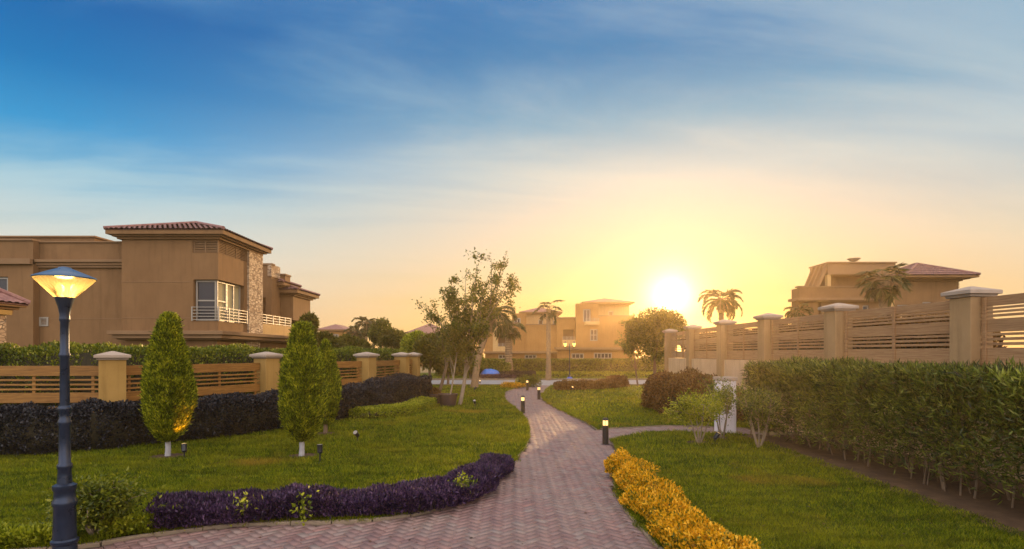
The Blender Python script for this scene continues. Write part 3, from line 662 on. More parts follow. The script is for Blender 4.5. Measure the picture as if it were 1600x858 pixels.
def left_house():
    b = thing('house', 'tan two storey house with corner window, stone pillar and red tiled hip roof', 'house', (-14.8, 27, 0))
    X0, X1, Y0, Y1 = -16.94, -12.75, 25., 29.1; T = .3
    zl0, zl1 = 2.80, 3.06
    w = MB()
    # tower block: face to the viewer and face to the path, opening of the corner window and of the corner louvre
    wz0, wz1, lz0, lz1 = 3.50, 5.30, 6.46, 6.98
    w.wall('y', Y0, T, X0, X1, 3.06, 7.1, [(-13.83, X1 + 1, wz0, wz1), (-13.86, X1 + 1, lz0, lz1)])
    w.wall('x', X1, -T, Y0 + T, Y1, 3.06, 7.1, [(Y0 - 1, 27.42, wz0, wz1), (Y0 - 1, 27.68, lz0, lz1)])
    w.box(X0 + .02, X1 - T - .9, Y0 + T + .02, Y1 - .05, 0, 7.08); w.box(X1 - T - .9, X1 - T, Y0 + 2.9, Y1 - .05, 0, 7.08); w.box(X1 - T - .9, X1 - .32, Y0 + T + .3, Y0 + 2.9, 6.2, 6.4)
    w.wall('y', Y0 + .12, T, X0 + .1, X1 - .12, 0, 2.8, [(-15.6, -14.3, .8, 2.2)]); w.wall('x', X1 - .12, -T, Y0 + .42, 33.5, 0, 2.8, [(26.2, 27.4, .3, 2.3)])
    # left wing, one step back, and the block above it
    w.wall('y', 25.55, T, -34, X0 + .05, 0, 7.0, [(-26.5, -22.1, 4.5, 5.45)]); w.box(-34, X0, 25.9, 36, 0, 6.9); w.wall('y', 25.2, .33, -34, -20.95, 0, 7.02, [(-24.8, -22.05, 4.5, 5.45)])
    w.box(-34, -20.3, 28.0, 36, 6.9, 7.72); w.box(-34, -21, 29.6, 36, 7.72, 7.9)
    # wing behind the balcony
    w.wall('y', 33., .3, -15.2, -13.78, 3.0, 7.15, [(-14.5, -14.12, 3.7, 5.3)]); w.box(-15.2, -13.80, 33.32, 34.2, 3., 7.0); w.box(-14.3, -13.55, 34.4, 35.2, 5.6, 6.75); w.box(-15.2, -13.9, 33.3, 36, 3., 6.0)
    w.wall('y', 34.6, .3, -14.2, -13.15, 4.1, 5.62); w.box(-14.2, -13.17, 34.9, 37.6, 4.1, 5.6); w.box(-14.2, -13.17, 36.9, 37.6, 1., 4.1); w.box(-14.8, -14.2, 34.5, 37.6, 0, 5.6)
    w.box(X1 - 4, X1 - .8, Y1, 33.4, 0, 2.9)
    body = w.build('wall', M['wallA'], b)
    gr = MB()                                       # plaster joints, real battens 1.2 cm proud
    for z in (3.62, 5.18):
        gr.box(X0 + .002, -13.95, Y0 - .012, Y0 - .0005, z, z + .025)
    gr.box(-20.9, X0 - .01, 25.538, 25.5495, 3.62, 3.645)
    gr.build('plaster_joint', M['trim'], body)
    st = MB(); st.box(X1 - .25, X1 + .10, 27.72, 29.25, 3.06, 7.06); st.build('stone_pillar', M['stone'], b)
    st = MB(); st.box(X1 - .3, X1 - .02, 27.8, 29.2, 0, 2.8); st.build('stone_plinth', M['stone'], b); st = MB(); st.box(-13.98, -13.76, 32.94, 34.2, 6.5, 7.2); st.build('stone_panel', M['stone'], b)
    led = MB(); led.box(X0 - .35, X1 + .42, Y0 - .45, 33.6, zl0 + .10, zl1); led.box(X0 - .2, X1 + .30, Y0 - .32, 33.5, zl0 - .06, zl0 + .10); led.box(X0 - .12, X1 + .14, Y0 - .14, 33.4, zl0 - .12, zl0 - .06)
    led.build('ledge', M['trim'], b, bevel=.015)
    band = MB(); band.box(-34, X0 - .002, 25.35, 25.62, 5.98, 6.10); band.box(-34, X0 - .002, 25.25, 25.62, 6.10, 6.22); band.box(-34, X0 - .002, 25.42, 25.60, 5.88, 5.98)
    band.box(-34, X0 - .002, 25.48, 25.95, 7.0, 7.06); band.box(-34, -20.93, 25.12, 25.58, 7.02, 7.10); band.box(-34, -20.2, 27.9, 36.1, 7.72, 7.80); band.box(-34, -20.95, 25.02, 25.30, 5.98, 6.22)
    band.box(-15.25, -13.70, 32.93, 33.35, 7.15, 7.25); band.box(-14.35, -13.5, 34.35, 35.25, 6.75, 6.85)
    band.build('parapet_band', M['trim'], b, bevel=.01)
    # corner window: frames on both faces, panes behind
    wa = window(b, 'y', Y0 + .08, 1, -13.80, X1 - .11, wz0 + .02, wz1 - .02, 0, 1, fw=.07)
    wb = MB(); window(b, 'x', X1 - .08, -1, Y0 + .115, 26.05, wz0 + .02, wz1 - .02, 0, 1, fw=.07, pane='curtain'); window(b, 'x', X1 - .08, -1, 26.06, 27.36, wz0 + .02, wz1 - .02, 1, 0, fw=.07, pane='curtain')
    railing(b, [((-13.86, Y0 - .05), (X1 + .05, Y0 - .05)), ((X1 + .05, Y0 - .03), (X1 + .05, 27.6))], 3.50, 4.10, 4, 1.0)
    lv = MB()
    for i in range(7):
        z = lz0 + .03 + i * .073; lv.box(-13.86, X1 - .02, Y0 + .06, Y0 + .12, z, z + .04); lv.box(X1 - .12, X1 - .06, Y0 + .125, 27.68, z, z + .04)
    for x in (-13.84, -13.35, X1 - .06): lv.box(x, x + .04, Y0 + .04, Y0 + .06, lz0, lz1)
    for y in (25.8, 26.7, 27.6): lv.box(X1 - .06, X1 - .04, y, y + .04, lz0, lz1)
    lv.build('louvre', M['trim'], b)
    roofed(b, X0, X1, Y0, Y1, 7.10, .42, 8.17)
    r2 = roofed(b, -16.5, -13.15, 34.6, 37.6, 5.60, .42, 6.5)
    roofed(b, -16.8, -13.7, 34.1, 36.2, 6.0, .30, 6.75)
    bal = MB(); bal.box(X1 - .18, X1, Y1 + .16, 33.3, 3.06, 3.62); bal.box(X1 - .6, X1 - .01, 33.3, 33.5, 3.06, 3.62); bal.build('balcony', M['cream'], b)
    railing(b, [((X1 - .09, Y1 + .18), (X1 - .09, 33.4))], 3.62, 4.10, 3, .9)
    railing(b, [((-13.2, 34.6), (-13.2, 36.9))], 3.2, 3.7, 3, .7)
    sm = MB(); sm.box(-21.0, -17.0, 25.5, 25.53, 2.6, 2.65)
    window(b, 'y', 25.2, 1, -24.75, -22.1, 4.52, 5.42, 1, 0)
    window(b, 'y', Y0 + .12, 1, -15.58, -14.32, .82, 2.18, 1, 0)
    v = MB()
    vx, vz = -20.75, 3.5; v.box(vx - .2, vx - .13, 25.51, 25.56, vz - .2, vz + .2); v.box(vx + .13, vx + .2, 25.51, 25.56, vz - .2, vz + .2); v.box(vx - .13, vx + .13, 25.51, 25.56, vz + .13, vz + .2); v.box(vx - .13, vx + .13, 25.51, 25.56, vz - .2, vz - .13)
    for i in range(4): v.box(vx - .13, vx + .13, 25.53, 25.56, vz - .11 + i * .062, vz - .085 + i * .062)
    v.build('vent', M['white'], b)
    dr = MB(); dr.box(X1 - .30, X1 - .26, 26.2, 27.4, .3, 2.3); dr.build('door', M['dark'], b)
    return b
left_house()

def gate_canopy():
    b = thing('gatehouse', 'small gate canopy on stone pillars under purplish clay tiles', 'gatehouse', (-13.1, 14.8, 0))
    for x in (-13.95, -17.4):
        s = MB(); s.box(x, x + .78, 14.2, 15.0, 0, 3.10); s.build('stone_pillar', M['stone'], b)
    m = MB(); m.box(-17.6, -13.1, 14.1, 15.1, 3.10, 3.22); m.build('beam', M['post'], b)
    roofed(b, -17.6, -13.32, 14.2, 15.2, 3.22, .28, 3.95, fas=.16)
gate_canopy()

def fence_panel(parent, p, q, z, mat, boards, slats, th=.035):
    m = MB(); p, q = np.array(p), np.array(q)
    for a, b in boards: m.obox(p, q, th, z + a, z + b)
    for a, b in slats: m.obox(p, q, th * .7, z + a, z + b)
    d = (q - p) / np.linalg.norm(q - p); n = np.array((-d[1], d[0])) * (th * .5 + .016)
    L = np.linalg.norm(q - p); k = max(1, round(L / 1.5))
    for i in range(k + 1):
        t = (.03 + .94 * i / k) * L
        for sg in (-1,):
            c = p + d * t + n * -sg; m.obox(c - d * .035, c + d * .035, .03, z + min(a for a, _ in boards), z + max(b for _, b in boards) - .02)
    return m.build('panel', mat, parent, bevel=.005)
def post(parent, x, y, z0, z1, a, mat, rot=0.):
    m = MB(); m.frustum(x, y, z0, z1, a, a, rot); o = m.build('post', mat, parent, bevel=.012)
    c = MB(); c.frustum(x, y, z1 + .001, z1 + .05, a + .035, a + .055, rot); c.frustum(x, y, z1 + .051, z1 + .12, a + .095, a + .095, rot); c.frustum(x, y, z1 + .121, z1 + .21, a + .09, .03, rot)
    c.build('cap', M['cap'], o, bevel=.008); return o

LF = [(-15.8, 13.3), (-9.57, 13.8), (-7.75, 18.2), (-5.63, 22.3), (-4.97, 26.0), (-4.82, 28.2)]
fl = thing('wooden_fence', 'warm brown slatted wooden fence between ochre plaster posts behind dark hedge', 'fence', (-8, 18, 0))
for i, (x, y) in enumerate(LF):
    d = np.subtract(LF[min(i + 1, 5)], LF[max(i - 1, 0)]); post(fl, x, y, -.1, 1.94, .27, M['post'], math.atan2(d[1], d[0]) if i != 1 else R(35))
BD = [(.10, .34), (.92, 1.16), (1.56, 1.80)]; SL = [(.42, .475), (.54, .595), (.66, .715), (.78, .83), (1.22, 1.265), (1.33, 1.375), (1.44, 1.485)]
for a, b in zip(LF[:-1], LF[1:]):
    a, b = np.array(a), np.array(b); d = (b - a) / np.linalg.norm(b - a); fence_panel(fl, a + d * .29, b - d * .29, 0, M['wood'], BD, SL)

RF = [(9.1, 3.2), (8.7, 7.1), (8.46, 10.62), (7.98, 14.1), (7.82, 17.6), (7.72, 20.9), (7.75, 24.7), (7.95, 29.0)]
fr = thing('garden_wall', 'plaster garden wall with weathered slat panels and capped posts above tall hedge', 'wall', (8.2, 16, 0))
BDR = [(-.19, .12), (.40, .63), (.86, 1.03)]; SLR = [(.165, .215), (.25, .30), (.335, .38), (.665, .71), (.735, .775), (.80, .84)]
for i, (x, y) in enumerate(RF):
    d = np.subtract(RF[min(i + 1, 7)], RF[max(i - 1, 0)]); post(fr, x, y, -.1, 3.12, .225, M['postR'], math.atan2(d[1], d[0]))
for a, b in zip(RF[:-1], RF[1:]):
    a, b = np.array(a), np.array(b); d = (b - a) / np.linalg.norm(b - a)
    m = MB(); m.obox(a + d * .23, b - d * .23, .24, -.1, 1.87); m.build('base_wall', M['wallR'], fr); fence_panel(fr, a + d * .23, b - d * .23, 2.075, M['woodR'], BDR, SLR)

pb = thing('gate_pillar', 'short pale lavender plaster pillar at the end of the side path', 'pillar', (5.78, 15.6, 0))
m = MB(); m.box(5.56, 6.0, 15.4, 15.84, -.05, 1.36); m.build('shaft', M['pillar'], pb, bevel=.012)
m = MB(); m.box(5.53, 6.03, 15.37, 15.87, 1.361, 1.46); m.build('cap', M['cap'], pb, bevel=.012)

def right_house():
    Y = 36.; X = lambda p: (p - 800) / 25.; Z = lambda p: H + (552 - p) / 25.
    b = thing('house', 'tan house with stacked flat parapets, pergola and purplish hip roof behind the garden wall', 'house', (23, 38, 0))
    w = MB(); w.wall('y', Y, .3, X(1249), X(1391), 0, Z(449), [(X(1348), X(1358), Z(486), Z(477)), (X(1276), X(1283), Z(500), Z(470))]); w.box(X(1249), X(1391), Y + .31, Y + 1.0, 0, Z(450)); w.box(23.2, X(1391), Y + 1.0, 46, 0, Z(450))
    w.wall('y', Y - .25, .3, X(1391), X(1489), 0, Z(440), [(X(1398), X(1416), Z(486), Z(476.5)), (X(1437), X(1451), Z(484), Z(472))]); w.box(X(1391), X(1489), Y + .06, 43, 0, Z(440))
    w.box(X(1315), X(1412), Y + 2.0, Y + 2.9, Z(450), Z(424) + .1); w.box(22.6, X(1412), Y + 2.9, 44, Z(450), Z(424) + .1); body = w.build('wall', M['wallA'], b)
    s = MB(); s.box(X(1307), X(1416), Y + 1.0, Y + 3.2, Z(428) + .1, Z(415) + .3); s.box(X(1306), X(1417), Y + .9, Y + 3.3, Z(415) + .3, Z(415) + .38); s.build('roof_slab', M['trim'], b)
    c = MB(); c.box(X(1308), X(1313.5), Y + 1.1, Y + 1.4, Z(449), Z(428) + .1); c.build('column', M['cream'], b)
    c = MB(); c.box(X(1387), X(1392), Y - .32, Y - .26, 0, Z(448)); c.build('pilaster', M['cream'], b)
    p = MB()
    for i in range(4): # sloping pergola rafters at the left
        y = Y + 1.1 + i * .55; p.add([(X(1289), y, Z(449)), (X(1293), y, Z(449)), (X(1309), y, Z(420) + .2), (X(1306), y, Z(415) + .3)] + [(X(1289), y + .16, Z(449)), (X(1293), y + .16, Z(449)), (X(1309), y + .16, Z(420) + .2), (X(1306), y + .16, Z(415) + .3)], [(0, 1, 2, 3), (7, 6, 5, 4), (0, 4, 5, 1), (1, 5, 6, 2), (2, 6, 7, 3), (3, 7, 4, 0)])
    p.build('pergola', M['trim'], b)
    g = MB(); g.box(X(1242), X(1374), Y - .4, Y - .003, Z(470), Z(466)); g.box(X(1244), X(1374), Y - .25, Y - .003, Z(472), Z(470)); g.box(X(1247), X(1391), Y - .06, Y + .4, Z(449), Z(447)); g.box(X(1242), X(1249) - .003, Y + .002, Y + .9, Z(470), Z(466)); g.build('ledge', M['trim'], b)
    roofed(b, X(1418), X(1489), Y - .25, Y + 3.0, Z(439), .80, Z(409), fas=.22)
    window(b, 'y', Y, 1, X(1348.2), X(1357.8), Z(485.8), Z(477.2), 0, 0); window(b, 'y', Y - .25, 1, X(1398.2), X(1415.8), Z(485.5), Z(476.8), 1, 0); window(b, 'y', Y - .25, 1, X(1437.2), X(1450.8), Z(483.5), Z(472.5), 1, 0)
    l = MB()
    for i in range(5): l.box(X(1490), X(1497), Y - .1, Y - .04, Z(450) + i * .09, Z(450) + i * .09 + .05)
    l.box(X(1489) + .005, X(1497), Y - .03, Y + 3, Z(452), Z(440)); l.build('louvre', M['trim'], b)
    d = thing('satellite_dish', 'small pale satellite dish on the flat roof behind the garden wall', 'satellite dish', (X(1334) * 37.6 / 36, Y + 1.6, Z(415) + .38))
    k = MB(); k.lathe([(.02, .10), (.22, .16), (.40, .30), (.41, .31), (.23, .20), (.02, .14)], n=20); k.build('dish', M['white'], d, local=True, smooth=True)
    k = MB(); k.tube([(0, 0, -.01), (0, 0, .12)], .03, 8); k.build('mount', M['white'], d, local=True)
right_house()

def far_houses():
    Y = 75.; X = lambda p: (p - 800) / 12.; Z = lambda p: H + (552 - p) / 12.
    b = thing('house', 'orange three storey house with hip roof and balconies, nearer the sun', 'house', (X(930), Y + 3, 0))
    w = MB()
    w.wall('y', Y, .4, X(900), X(935), Z(543), Z(475), [(X(911), X(923), Z(503), Z(483)), (X(922), X(934), Z(533), Z(514))])
    w.wall('y', Y + 1.0, .4, X(871), X(900), Z(543), Z(497), [(X(881), X(899.9), Z(541), Z(514))]); w.wall('y', Y + .2, .4, X(935), X(992), Z(543), Z(494))
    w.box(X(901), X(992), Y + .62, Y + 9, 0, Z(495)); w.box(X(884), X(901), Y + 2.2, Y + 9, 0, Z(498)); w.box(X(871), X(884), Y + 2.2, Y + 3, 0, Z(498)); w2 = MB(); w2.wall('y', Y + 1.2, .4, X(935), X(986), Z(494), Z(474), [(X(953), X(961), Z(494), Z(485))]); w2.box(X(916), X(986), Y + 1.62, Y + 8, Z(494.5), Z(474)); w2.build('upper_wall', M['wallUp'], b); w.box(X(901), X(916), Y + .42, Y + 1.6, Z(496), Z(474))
    w.wall('y', Y + .2, .4, X(871), X(992), 0, Z(545), [(X(893), X(913), Z(561), Z(552)), (X(928), X(957), Z(561), Z(551))])
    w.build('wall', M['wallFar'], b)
    e = MB(); e.box(X(867), X(996), Y - .9, Y + .9, Z(545.5), Z(543)); e.box(X(869), X(994), Y - .6, Y + .18, Z(547.5), Z(545.5)); e.box(X(869), X(902), Y + .85, Y + 1.5, Z(497), Z(495)); e.box(X(934), X(993), Y + .1, Y + .8, Z(494), Z(492.5)); e.build('ledge', M['trim'], b)
    roofed(b, X(916), X(986), Y + .6, Y + 7, Z(475), .5, Z(462), False)
    k = MB(); k.box(X(913), X(935), Y - 1.0, Y - .003, Z(508), Z(503)); k.build('balcony', M['cream'], b); k = MB(); k.box(X(879), X(900) - .01, Y + .3, Y + .5, Z(541), Z(531)); k.build('balcony', M['cream'], b)
    railing(b, [((X(914), Y - .9), (X(934), Y - .9))], Z(503), Z(498), 3, .6); railing(b, [((X(880), Y + .4), (X(899), Y + .4))], Z(531), Z(526), 3, .6)
    for a in ((911.3, 922.7, 502.7, 483.3, 1, 0), (922.3, 933.7, 532.7, 514.3, 1, 1)): window(b, 'y', Y, 1, X(a[0]), X(a[1]), Z(a[2]), Z(a[3]), a[4], a[5], fw=.12, rec=.2)
    window(b, 'y', Y + .2, 1, X(893.3), X(912.7), Z(560.7), Z(552.3), 2, 0, fw=.12); window(b, 'y', Y + .2, 1, X(928.3), X(956.7), Z(560.7), Z(551.3), 4, 0, fw=.14); window(b, 'y', Y + 1.2, 1, X(953.3), X(960.7), Z(493.7), Z(485.3), 0, 0, 'dark', fw=.1)
    d = MB(); d.box(X(882), X(899), Y + 2.1, Y + 2.15, Z(541), Z(514)); d.build('balcony_door', M['dark'], b)
    b = thing('house', 'orange three storey house with hip roof partly hidden by the palms', 'house', (X(820), Y + 3, 0)); Y2 = Y + 1.5
    w = MB()
    w.wall('y', Y2, .4, X(823), X(871), Z(549), Z(507)); w.box(X(757), X(870.8), Y2 + 2.6, Y2 + 10, 0, Z(508)); w.box(X(801), X(870.8), Y2 + .42, Y2 + 3, 0, Z(508))
    w.wall('y', Y2 + .7, .4, X(800), X(823), Z(549), Z(488), [(X(803), X(814), Z(510), Z(495)), (X(809), X(820), Z(543), Z(523))]); w.box(X(800), X(823), Y2 + 1.15, Y2 + 8, Z(508), Z(488))
    w.wall('y', Y2 + 1.4, .4, X(769), X(800), Z(549), Z(507), [(X(777), X(799.8), Z(547), Z(523))]); w.wall('y', Y2 + 1.4, .4, X(755), X(769), Z(549), Z(512)); w2 = MB(); w2.box(X(823), X(876), Y2 + 2.5, Y2 + 9, Z(507.5), Z(487.5))
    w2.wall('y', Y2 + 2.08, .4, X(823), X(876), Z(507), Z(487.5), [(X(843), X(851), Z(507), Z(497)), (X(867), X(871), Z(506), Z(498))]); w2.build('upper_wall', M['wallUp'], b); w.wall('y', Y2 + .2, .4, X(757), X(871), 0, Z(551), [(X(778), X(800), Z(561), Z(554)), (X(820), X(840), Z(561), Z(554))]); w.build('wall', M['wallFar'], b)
    e = MB(); e.box(X(753), X(872), Y2 - .7, Y2 + 1.38, Z(551.5), Z(549)); e.box(X(755), X(871.5), Y2 - .4, Y2 + .18, Z(553), Z(551.5)); e.box(X(822), X(871.5), Y2 - .1, Y2 + .7, Z(507), Z(505.5)); e.build('ledge', M['trim'], b)
    roofed(b, X(818), X(876), Y2 + 2.0, Y2 + 8.5, Z(488), .5, Z(474.5), False)
    k = MB(); k.box(X(777), X(800) - .01, Y2 + 1.1, Y2 + 1.3, Z(549), Z(541)); k.build('balcony', M['cream'], b); k = MB(); k.box(X(769), X(777), Y2 + 1.3, Y2 + 1.39, Z(549), Z(507)); k.build('pilaster', M['cream'], b); railing(b, [((X(778), Y2 + 1.2), (X(799), Y2 + 1.2))], Z(541), Z(536), 3, .6)
    d = MB(); d.box(X(778), X(799), Y2 + 2.5, Y2 + 2.55, Z(547), Z(523)); d.build('balcony_door', M['dark'], b)
    for a in ((803.3, 813.7, 509.7, 495.3, 1, 0), (809.3, 819.7, 542.7, 523.3, 1, 1)): window(b, 'y', Y2 + .7, 1, X(a[0]), X(a[1]), Z(a[2]), Z(a[3]), a[4], a[5], fw=.13, rec=.2)
    for a in ((843.3, 850.7, 506.7, 497.3), (867.2, 870.8, 505.7, 498.3)): window(b, 'y', Y2 + 2.08, 1, X(a[0]), X(a[1]), Z(a[2]), Z(a[3]), 0, 0, 'dark', fw=.1)
    for a in (778.3, 820.3): window(b, 'y', Y2 + .2, 1, X(a), X(a + 19), Z(560.7), Z(554.3), 2, 0, fw=.12)
    # rooftops behind the left bushes
    for lab, p0, p1, pe, pr, YY, pb in (('distant pale house with grey hip roof behind the yellow bushes', 636, 700, 524, 507, 95., 560), ('distant house whose purplish roof tip shows between conical tree and palms', 502, 536, 518, 510, 85., 560)):
        s = 900 / YY; x = lambda p: (p - 800) / s; z = lambda p: H + (552 - p) / s
        b = thing('house', lab, 'house', (x((p0 + p1) / 2), YY + 3, 0)); w = MB()
        w.wall('y', YY, .4, x(p0), x(p1), 0, z(pe), [(x(p0 + (p1 - p0) * .55), x(p0 + (p1 - p0) * .8), z(pe + 14), z(pe + 4))]); w.box(x(p0), x(p1), YY + .42, YY + 7, 0, z(pe)); w.build('wall', M['wallFar'], b)
        window(b, 'y', YY, 1, x(p0 + (p1 - p0) * .55) + .02, x(p0 + (p1 - p0) * .8) - .02, z(pe + 14) + .02, z(pe + 4) - .02, 2, 0, fw=.12); roofed(b, x(p0), x(p1), YY, YY + 7, z(pe), .6, z(pr) + .4, False)
far_houses()

# ------------------------------------------------------------------ hedges and beds
M_ = M
hedge('dark_hedge', 'long low dark purplish hedge in front of the wooden fence', 'hedge', [(-14.5, 11.4), (-9.9, 12.1), (-8.35, 13.5), (-7.25, 14.6), (-6.25, 16.9), (-5.3, 19.0), (-4.6, 21.4), (-3.9, 24.2)], lambda s: .95 + .5 * np.clip((s - .72) / .2, 0, 1), lambda s: .95 + .22 * np.clip((s - .7) / .2, 0, 1), 90000, .060, .036, M['leaf_dark'], rough=.11, ws=1.9)
hedge('fence_hedge', 'leafy green hedge rising behind the wooden fence below the house', 'hedge', [(-17, 14.9), (-10.9, 15.0), (-9.2, 18.0), (-7.1, 22.2), (-6.0, 26.0), (-5.7, 28.5)], 1.2, 2.26, 60000, .085, .045, M['leaf_green'], rough=.12, z0=.0)
hedge('wall_hedge', 'dark shrubs seen through the slats behind the garden wall panels', 'hedge', [(9.35, 11.2), (9.0, 14.5), (8.75, 18), (8.6, 21), (8.6, 24), (8.75, 28.6)], .8, 2.85, 32000, .12, .06, M['leaf_red'], rough=.12)
hedge('lime_border', 'low lime green clipped border at the foot of the dark hedge', 'hedge', [G(545, 655), G(590, 653), G(640, 645), G(672, 634)], .75, .33, 15000, .055, .03, M['leaf_lime'], rough=.06)
hedge('purple_border', 'low bed of deep purple leaves along the left path kerb', 'flower bed', [(-4.5, 7.1), (-3.6, 7.42), (-2.7, 7.62), (-1.9, 7.75), (-1.15, 8.05), (-.68, 8.75), (-.42, 9.7), (-.22, 10.9)], lambda s: .84 + .10 * np.sin(15 * s) - .38 * np.clip((s - .6) / .4, 0, 1), lambda s: .20 + .03 * np.sin(26 * s + 1) - .05 * np.clip((s - .7) / .3, 0, 1), 60000, .055, .020, M['leaf_purple'], rough=.07, ws=3., up=.9, shell=.09)
hedge('golden_border', 'bed of golden yellow leafy shrubs along the right path kerb', 'flower bed', [(2.0, 10.15), (1.98, 9.3), (1.94, 8.4), (1.88, 7.5), (1.86, 6.7), (1.90, 5.9), (2.08, 5.1)], lambda s: .50 + .09 * np.sin(17 * s), lambda s: 0.22 + .05 * np.sin(9 * s) + .03 * np.sin(23 * s), 44000, .040, .022, M['leaf_gold'], rough=.16, ws=3.8, up=.8, shell=.12)
hedge('tall_hedge', 'tall feathery green hedge with bare stems in front of the right garden wall', 'hedge', [(7.1, 4.2), (6.95, 7.2), (6.9, 10.), (6.75, 13.), (6.5, 15.0)], 1.2, 1.70, 80000, .125, .021, M['leaf_tall'], z0=.14, up=.25, rough=.12, core=False, stems=80, shell=.26, ws=2., low=.62, flat=.03)
hedge('russet_hedge', 'russet brown hedge beside the sunlit lawn below the garden wall', 'hedge', [G(1015, 636), G(1050, 640), (5.9, 19.8), (6.5, 17.3)], 1.5, lambda s: 1.3 - .35 * s, 40000, .075, .045, M['leaf_red'], rough=.30, ws=1.7)
hedge('clipped_hedge', 'long clipped green hedge across the road in front of the orange houses', 'hedge', [(-7, 53), (-2, 53), (5, 53), (12, 53), (17, 53)], 1.3, 1.5, 60000, .15, .09, M['leaf_green'], rough=.05)
hedge('roadside_border', 'low lime border at the foot of the clipped hedge across the road', 'hedge', [(-1.5, 51.3), (5, 51.3), (14, 51.3)], .7, .4, 12000, .13, .06, M['leaf_lime'], rough=.08)
hedge('path_end_hedge', 'low bronze hedge right of the path where it meets the road', 'hedge', [G(868, 610), G(905, 609), G(945, 607), G(972, 604)], lambda s: 1.1 + 0 * s, lambda s: .42 + .18 * (s > .8), 16000, .10, .05, M['leaf_red'], rough=.12, ws=3.)
hedge('road_hedge', 'low dark hedge on the far verge of the road behind the twin lantern', 'hedge', [(-3.6, 49), (-.5, 49), (2.0, 49.2)], 1.0, .5, 9000, .12, .07, M['leaf_dark'], rough=.1)

# ------------------------------------------------------------------ conical trees
def cone_tree(base, h, w, n, label, z0=.30, barkm='white_trunk'):
    x, y = base; root = thing('conical_tree', label, 'conifer', (x, y, 0), 'clipped conical trees on the left lawn'); tm = MB()
    tm.tube([(x, y, -.05), (x + .01, y, z0 * .5), (x, y, z0 + .3), (x, y, h * .5), (x, y, h * .85)], [.06, .052, .05, .035, .012], 9)
    tm.build('trunk', M[barkm], root, smooth=True)
    t = rng.beta(1.15, 1.35, n); R_ = np.interp(t, [0, .05, .14, .30, .45, .62, .78, .90, .97, 1], [.20, .52, .80, 1., .97, .80, .58, .40, .26, .05]) * w / 2
    a = rng.uniform(0, 2 * math.pi, n); r = R_ * np.clip(1 - np.abs(rng.normal(0, .13, n)), .1, 1.1)
    P = np.stack([x + r * np.cos(a), y + r * np.sin(a), z0 + t * (h - z0 - .12)], 1); o = np.stack([np.cos(a), np.sin(a), 0 * a], 1)
    P += o * (wob(P, 3.2) * .05)[:, None]
    D = o * .55 + np.array((0, 0, .95)) + rng.normal(0, .30, (n, 3))
    P += o * (np.sin(2 * a + x * 3) * .035 + np.sin(5 * t + 3 * a + y) * .03)[:, None]; k = n // 60; P[:k] += o[:k] * rng.uniform(.01, .07, (k, 1)); D[:k] = o[:k] + np.array((0, 0, .6)); P[:, 0] += .05 * np.sin(x * 7) * t
    leaves('crown', P, D, rng.uniform(.045, .10, n), rng.uniform(.014, .028, n), M['leaf_cone'], root)
cone_tree(G(262, 713), 3.02, 1.0, 52000, 'tall clipped conical conifer lit at its foot, nearest the street lamp')
cone_tree(G(471, 713), 2.82, .88, 48000, 'conical conifer on a whitewashed trunk beside the black post spotlight')
cone_tree((-4.93, 15.2), 2.55, .82, 20000, 'conical conifer half hidden behind the other one', .22, 'bark')

# ------------------------------------------------------------------ trees
Yc = 23.6
T3 = lambda px, py, dy=0.: W(px, py, Yc + dy)
tree('leafy_tree', 'airy leaning tree with pale lower trunk in the middle of the left lawn', G(718, 633), T3(728, 545), [T3(*p, rng.uniform(-1.3, 1.3)) for p in ((672, 490), (690, 455), (705, 437), (728, 425), (745, 412), (768, 405), (793, 392), (800, 432), (806, 440), (780, 425), (760, 440), (740, 455), (716, 470), (697, 500), (735, 500), (752, 475), (772, 465), (745, 520), (720, 520), (758, 510))], .085, 10500, .12, .055, M['leaf_tree'], M['barkpale'], .42, trunkbend=.1)
tree('lawn_tree', 'slender brown tree behind the planting pots left of the airy tree', G(684, 618), W(700, 540, 28.5), [W(*p, 28.5 + rng.uniform(-1, 1)) for p in ((665, 500), (680, 480), (700, 485), (718, 500), (735, 510), (690, 520), (712, 535), (672, 530))], .09, 2600, .13, .06, M['leaf_bg'], M['bark'], .5)
def potted(pos, label, r, hh, tg):
    x, y = pos; root = thing('plant_pot', label, 'pot', (x, y, 0)); k = MB(); k.lathe([(r * .8, .0), (r, hh), (r * 1.06, hh), (r * 1.06, hh + .05), (r * .94, hh + .05), (r * .9, hh - .03), (.01, hh - .03)], n=20); k.build('pot', M['pot'], root, local=True, smooth=True); return root
potted(G(700, 635), 'dark round plastic pot holding a leaning sapling', .37, .45, None); potted(G(676, 631), 'dark plastic pot of reddish flowers beside the sapling pot', .45, .38, None)
pb_ = G(700, 635)
tree('sapling', 'thin leaning sapling growing out of the dark plastic pot', pb_, (pb_[0] + .35, pb_[1], 2.1), [(pb_[0] + .3 + rng.normal(0, .4), pb_[1] + rng.normal(0, .3), 2.3 + rng.uniform(0, 1.0)) for _ in range(6)], .035, 2500, .11, .05, M['leaf_bg'], M['barkpale'], .3)
roundtree('flower_plant', 'low reddish flowering plant in the wider pot', G(676, 631), (G(676, 631)[0], G(676, 631)[1], .5), (.42, .42, .18), 1800, .07, .04, 'leaf_red', .015, cat_='plant')
palm('palm_tree', 'palm with ringed leaning trunk arching out behind the airy tree', G(741, 606), W(772, 494, 36), .20, 1.9, 22, lean=-.25, wl=.62, lw=.05, elr=(-.4, 1.1))
palm('palm_tree', 'short thick fan palm in front of the left orange house', W(795, 589, 50)[:2], W(795, 511, 50), .34, 1.7, 24, fan=True, elr=(-.6, .9), lw=.13, nl=16)
palm('palm_tree', 'tall thin palm with few ragged fronds before the orange houses', W(857, 594, 46)[:2], W(857, 483, 46), .20, 1.5, 9, fan=True, elr=(-.7, 1.3), lw=.11, nl=13, boots=False)
